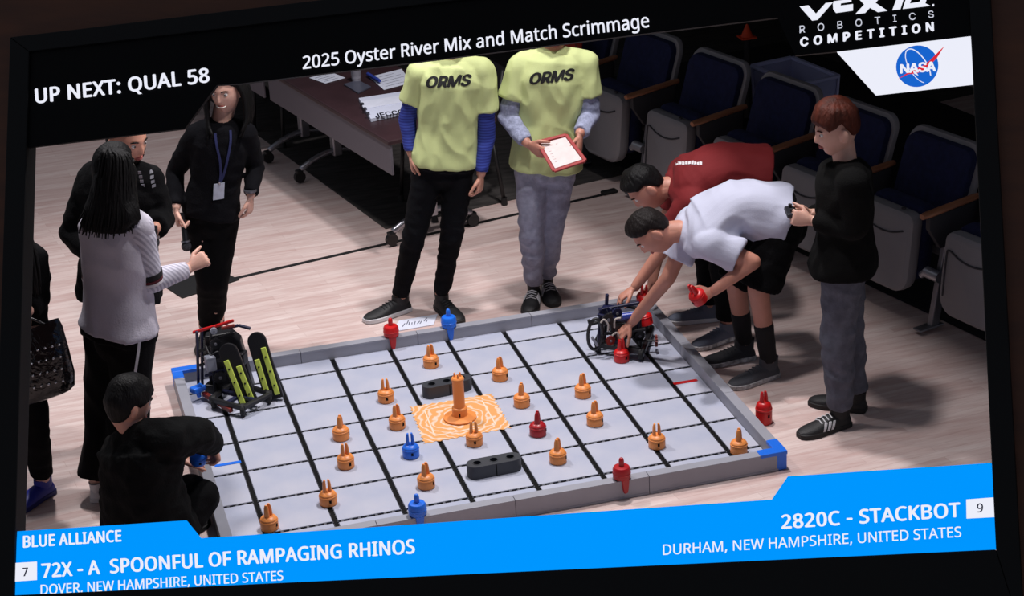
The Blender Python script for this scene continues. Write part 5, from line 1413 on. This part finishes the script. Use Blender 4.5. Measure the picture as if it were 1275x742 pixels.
rb = G(296, 490, Z0); r1 = thing('robot', 'tall dark robot with yellow-green striped tracks in the field corner', 'robot', rb, 'game robots')
def rp(u, v, dd=0.0): return P(rb, u, v, dd)
f1, f2 = G(311, 508, Z0) + UP * 0.012, G(342, 500, Z0) + UP * 0.012
for bot, tu, tv, tag_ in ((f1, 280, 428, 0), (f2, 316, 414, 1)):
    top = P(bot, tu, tv, 0.10); d_ = (top - bot).normalized(); sd = (RGT * 0.99 - FWD * 0.10).normalized(); sd = (sd - d_ * sd.dot(d_)).normalized(); nn = sd.cross(d_); nn = nn if nn.dot(-FWD) > 0 else -nn
    L0 = (top - bot).length; hw = 0.047; ring = []
    out = [(-hw, 0.0), (hw, 0.0)] + [(hw * math.cos(a), L0 - hw + hw * math.sin(a)) for a in [math.pi * k / 10 for k in range(11)]]
    b = MB(); b.prism([bot + sd * x + d_ * y for x, y in out], -nn * 0.022); tr = b.obj('track_panel', kb_, r1, bevel=0.004)
    for x in (-0.024, 0.024):
        y0 = 0.02; y1 = L0 * (0.76 if x < 0 and tag_ == 0 or x > 0 and tag_ == 1 else 0.62)
        b = MB(); b.bar(bot + sd * x + d_ * y0 + nn * 0.006, bot + sd * x + d_ * y1 + nn * 0.006, 0.026, 0.012, nn); b.obj('yellow_strip', yl_, tr, bevel=0.003)
        for t in (0.2, 0.5, 0.8): b = MB(); p = bot + sd * (x - 0.0) + d_ * lerp(y0, y1, t) + nn * 0.012; b.cyl(p, p + nn * 0.004, 0.005, 0.005, 8); b.obj('peg', kb_, tr)
    for t in (0.12, 0.9): axle_gear(r1, bot + d_ * L0 * t - nn * 0.03, sd, 0.026, kb_, 14, 0.03)
# dark body block with cut corners between the posts and the tracks
pl = [rp(u, v, 0.05) for u, v in ((254, 420), (286, 414), (299, 424), (316, 484), (296, 500), (262, 488))]
b = MB(); b.prism(pl, FWD * 0.07); b.obj('body_block', kb_, r1, bevel=0.008)
# chassis
cz = Z0 + 0.05
ca, cb_, cc, cd = G(262, 497, cz), G(302, 508, cz), G(338, 490, cz), G(290, 476, cz)
for p, q in ((ca, cb_), (cb_, cc), (cc, cd), (cd, ca)): plate(r1, p, q, 0.025, 0.025, kb_)
for p, q in ((lerp(ca, cb_, 0.5), lerp(cd, cc, 0.5)), (lerp(ca, cd, 0.5), lerp(cb_, cc, 0.5))): plate(r1, p, q, 0.02, 0.02, nb_)
ax_ = (cb_ - ca).normalized()
for p in (ca, cb_, cc, cd): wheel(r1, Vector((p.x, p.y, Z0 + 0.033)) + (p - (ca + cc) / 2).normalized() * -0.015, RGT)
# posts
for (u0, v0, u1, v1, dd) in ((247, 478, 245, 412, 0.02), (252, 482, 251, 408, 0.08), (268, 490, 262, 412, 0.0), (282, 480, 283, 404, 0.12), (297, 478, 292, 420, 0.06)):
    plate(r1, rp(u0, v0, dd), rp(u1, v1, dd), 0.014, 0.014, nb_ if u0 < 255 or u0 > 280 else kb_, (1, 0, 0))
for (u0, v0, u1, v1, dd, m_) in ((240, 414, 268, 406, 0.03, red_p), (262, 408, 291, 399, 0.05, red_p), (276, 409, 292, 405, 0.0, br_), (285, 408, 297, 405, 0.06, nb_), (297, 405, 312, 409, 0.06, nb_), (246, 438, 270, 430, 0.02, kb_), (248, 455, 280, 446, 0.0, kb_), (262, 424, 292, 414, 0.05, kb_), (255, 468, 300, 455, 0.0, nb_)):
    plate(r1, rp(u0, v0, dd), rp(u1, v1, dd), 0.014, 0.014, m_)
for (u, v, r_, dd) in ((268, 428, 0.03, -0.01), (258, 446, 0.024, 0.0), (284, 440, 0.028, 0.0), (274, 470, 0.034, -0.02), (290, 462, 0.026, 0.0), (266, 412, 0.018, 0.0)):
    axle_gear(r1, rp(u, v, dd), FWD - RGT * 0.4, r_, kb_ if r_ > 0.019 else gy_)
b = MB(); b.box(rp(262, 452, -0.03), (0.05, 0.05, 0.075), Matrix.Rotation(yawc + 0.4, 3, 'Z')); b.obj('battery', gy_, r1, bevel=0.006)
for (u, v) in ((276, 455), (286, 490), (264, 484), (300, 445)):
    b = MB(); b.box(rp(u, v, 0.05), (0.055, 0.06, 0.065), Matrix.Rotation(yawc - 0.3, 3, 'Z')); b.obj('motor', kb_, r1, bevel=0.008)
b = MB(); b.sweep(catmull([rp(256, 430, -0.02), rp(262, 442, -0.06), rp(272, 438, -0.05), rp(280, 452, -0.04), rp(292, 446, 0.0)], 6), 0.004, 7); b.obj('wire', kb_, r1, smooth=True)
b = MB(); b.bar(G(254, 490, Z0 + 0.03), G(288, 511, Z0 + 0.03), 0.022, 0.022); b.obj('front_bar', br_, r1, bevel=0.003)
# blue claw on the corner
b = MB(); p = G(246, 484, ZW); b.box(p, (0.07, 0.05, 0.03), Matrix.Rotation(0.5, 3, 'Z')); cw = b.obj('claw', blue_p, r1, bevel=0.008)
for du, dv in ((250, 478), (256, 481), (248, 494)): b = MB(); b.cyl(p, P(p, du, dv, 0.0), 0.016, 0.010, 10); b.obj('claw_finger', blue_p, cw)

# second robot, being handled
rb = ROB2; r2 = thing('robot', 'low dark robot with wire loops and red cups under the hands', 'robot', rb, 'game robots')
cz = Z0 + 0.05
ca, cb_, cc, cd = G(742, 428, cz), G(800, 438, cz), G(812, 408, cz), G(756, 398, cz)
for p, q in ((ca, cb_), (cb_, cc), (cc, cd), (cd, ca)): plate(r2, p, q, 0.025, 0.03, kb_)
for p in (ca, cb_, cc, cd): wheel(r2, Vector((p.x, p.y, Z0 + 0.033)) - (p - (ca + cc) / 2).normalized() * 0.012, RGT - FWD * 0.3)
for (u0, v0, u1, v1, dd) in ((745, 430, 748, 384, 0.0), (752, 432, 755, 378, 0.08), (764, 432, 760, 388, -0.02), (798, 430, 796, 385, 0.05), (806, 425, 803, 380, 0.1), (755, 380, 756, 366, 0.08)):
    plate(r2, rp(u0, v0, dd), rp(u1, v1, dd), 0.016, 0.016, nb_ if u0 % 2 else kb_, (1, 0, 0))
for (u0, v0, u1, v1, dd, m_) in ((745, 386, 796, 377, 0.04, nb_), (748, 400, 800, 392, 0.0, kb_), (748, 416, 804, 410, -0.02, kb_), (756, 382, 764, 402, 0.03, nb_), (734, 404, 745, 401, 0.0, kb_), (733, 398, 735, 405, 0.0, kb_), (744, 392, 790, 402, -0.02, nb_), (770, 378, 800, 386, 0.10, kb_)):
    plate(r2, rp(u0, v0, dd), rp(u1, v1, dd), 0.014, 0.016, m_)
for (u, v, r_, dd, m_) in ((757, 398, 0.035, -0.03, kb_), (768, 390, 0.03, 0.02, nb_), (784, 412, 0.034, -0.02, kb_), (760, 424, 0.026, -0.06, br_), (817, 424, 0.032, -0.02, br_), (796, 418, 0.03, -0.01, kb_)):
    axle_gear(r2, rp(u, v, dd), RGT if u == 817 else FWD - RGT * 0.4, r_, m_)
# open black hoop with pale face at the left
ring = []; b = MB(); b.sweep([rp(741 + 9 * math.cos(t) - 3 * math.sin(t) * 0.4, 416 + 19 * math.sin(t), -0.05) for t in [2 * math.pi * k / 20 for k in range(21)]], 0.009, 8); hp_ = b.obj('hoop', kb_, r2, smooth=True)
b = MB(); b.bar(rp(737, 420, -0.055), rp(744, 430, -0.055), 0.018, 0.012); b.obj('hoop_face', gy_, hp_)
for pts in ([(748, 402), (752, 398), (757, 404), (757, 412)], [(765, 408), (766, 398), (773, 396)], [(762, 418), (768, 414), (772, 420)]):
    b = MB(); b.sweep(catmull([rp(u, v, -0.07) for u, v in pts], 6), 0.005, 7); b.obj('pale_band', mat('band_pale', (176, 168, 160), 0.5), r2, smooth=True)
b = MB(); b.cyl(rp(775, 394, -0.05), rp(796, 391, -0.05), 0.016, 0.016, 14); b.obj('blue_tube', mat('tube_blue', (40, 60, 150), 0.3), r2, smooth=40)
b = MB(); b.box(rp(776, 408, 0.03), (0.12, 0.10, 0.09), Matrix.Rotation(yawc + 0.2, 3, 'Z')); b.obj('brain', kb_, r2, bevel=0.01)
for (u, v) in ((772, 425), (790, 400), (757, 388)): b = MB(); b.box(rp(u, v, 0.06), (0.06, 0.055, 0.06), Matrix.Rotation(yawc - 0.3, 3, 'Z')); b.obj('motor', nb_, r2, bevel=0.008)
# red pins on and around it
def free_pin(at, rx, rz, lab, m=red_p, nm='red_pin'):
    o = make_pin(nm, m); place(o, at, rz, rx); o['label'] = lab; o['category'] = 'game pin'
free_pin(G(774, 449, Z0), 0.0, yawc + 0.6, 'bright red pin under the fingers beside the robot')
free_pin(P(ROB2, 802, 377, 0.16), 0.35, yawc, 'red pin riding on the back of the handled robot')
free_pin(P(ROB2, 804, 404, 0.10), -0.2, yawc + 0.9, 'red pin beside the handled robot against the wall')
BW = G(940, 466)
free_pin(P(BW, 872, 374, -0.24), 0.6, yawc - 0.9, 'red pin held in the free hand of the person in white')
free_pin(P(G(206, 690), 247, 573, 0.30), 0.5, yawc + 0.3, 'blue pin in the hand of the crouching person', blue_p, 'blue_pin')
# small weighing scale behind the wall
sq = [G(u, v, 0.0) for u, v in ((488, 414), (540, 405), (545, 392), (497, 400))]; c_ = sum(sq, Vector()) / 4
sc_ = thing('paper_sign', 'white lettered card lying on the floor behind the back wall', 'sign', c_)
b = MB(); b.prism([p + UP * 0.001 for p in sq], (0, 0, 0.004)); b.obj('card', paper, sc_)
b = MB(); ex, ey = sq[1] - sq[0], sq[3] - sq[0]
for i in range(9):
    p0 = sq[0] + ex * (0.2 + 0.07 * i) + ey * random.uniform(0.3, 0.5) + UP * 0.0055; b.bar(p0, p0 + ey * random.uniform(0.15, 0.35) + ex * random.uniform(-0.03, 0.03), 0.005, 0.0008)
tag(b.obj('card_writing', mat('ink_grey', (90, 92, 110)), sc_), None, None, None, 'stuff')
b = MB(); b.cyl(P(ROB2, 794, 424, -0.02), P(ROB2, 818, 424, -0.02), 0.006, 0.006, 10); b.obj('axle', kb_, r2, smooth=40)
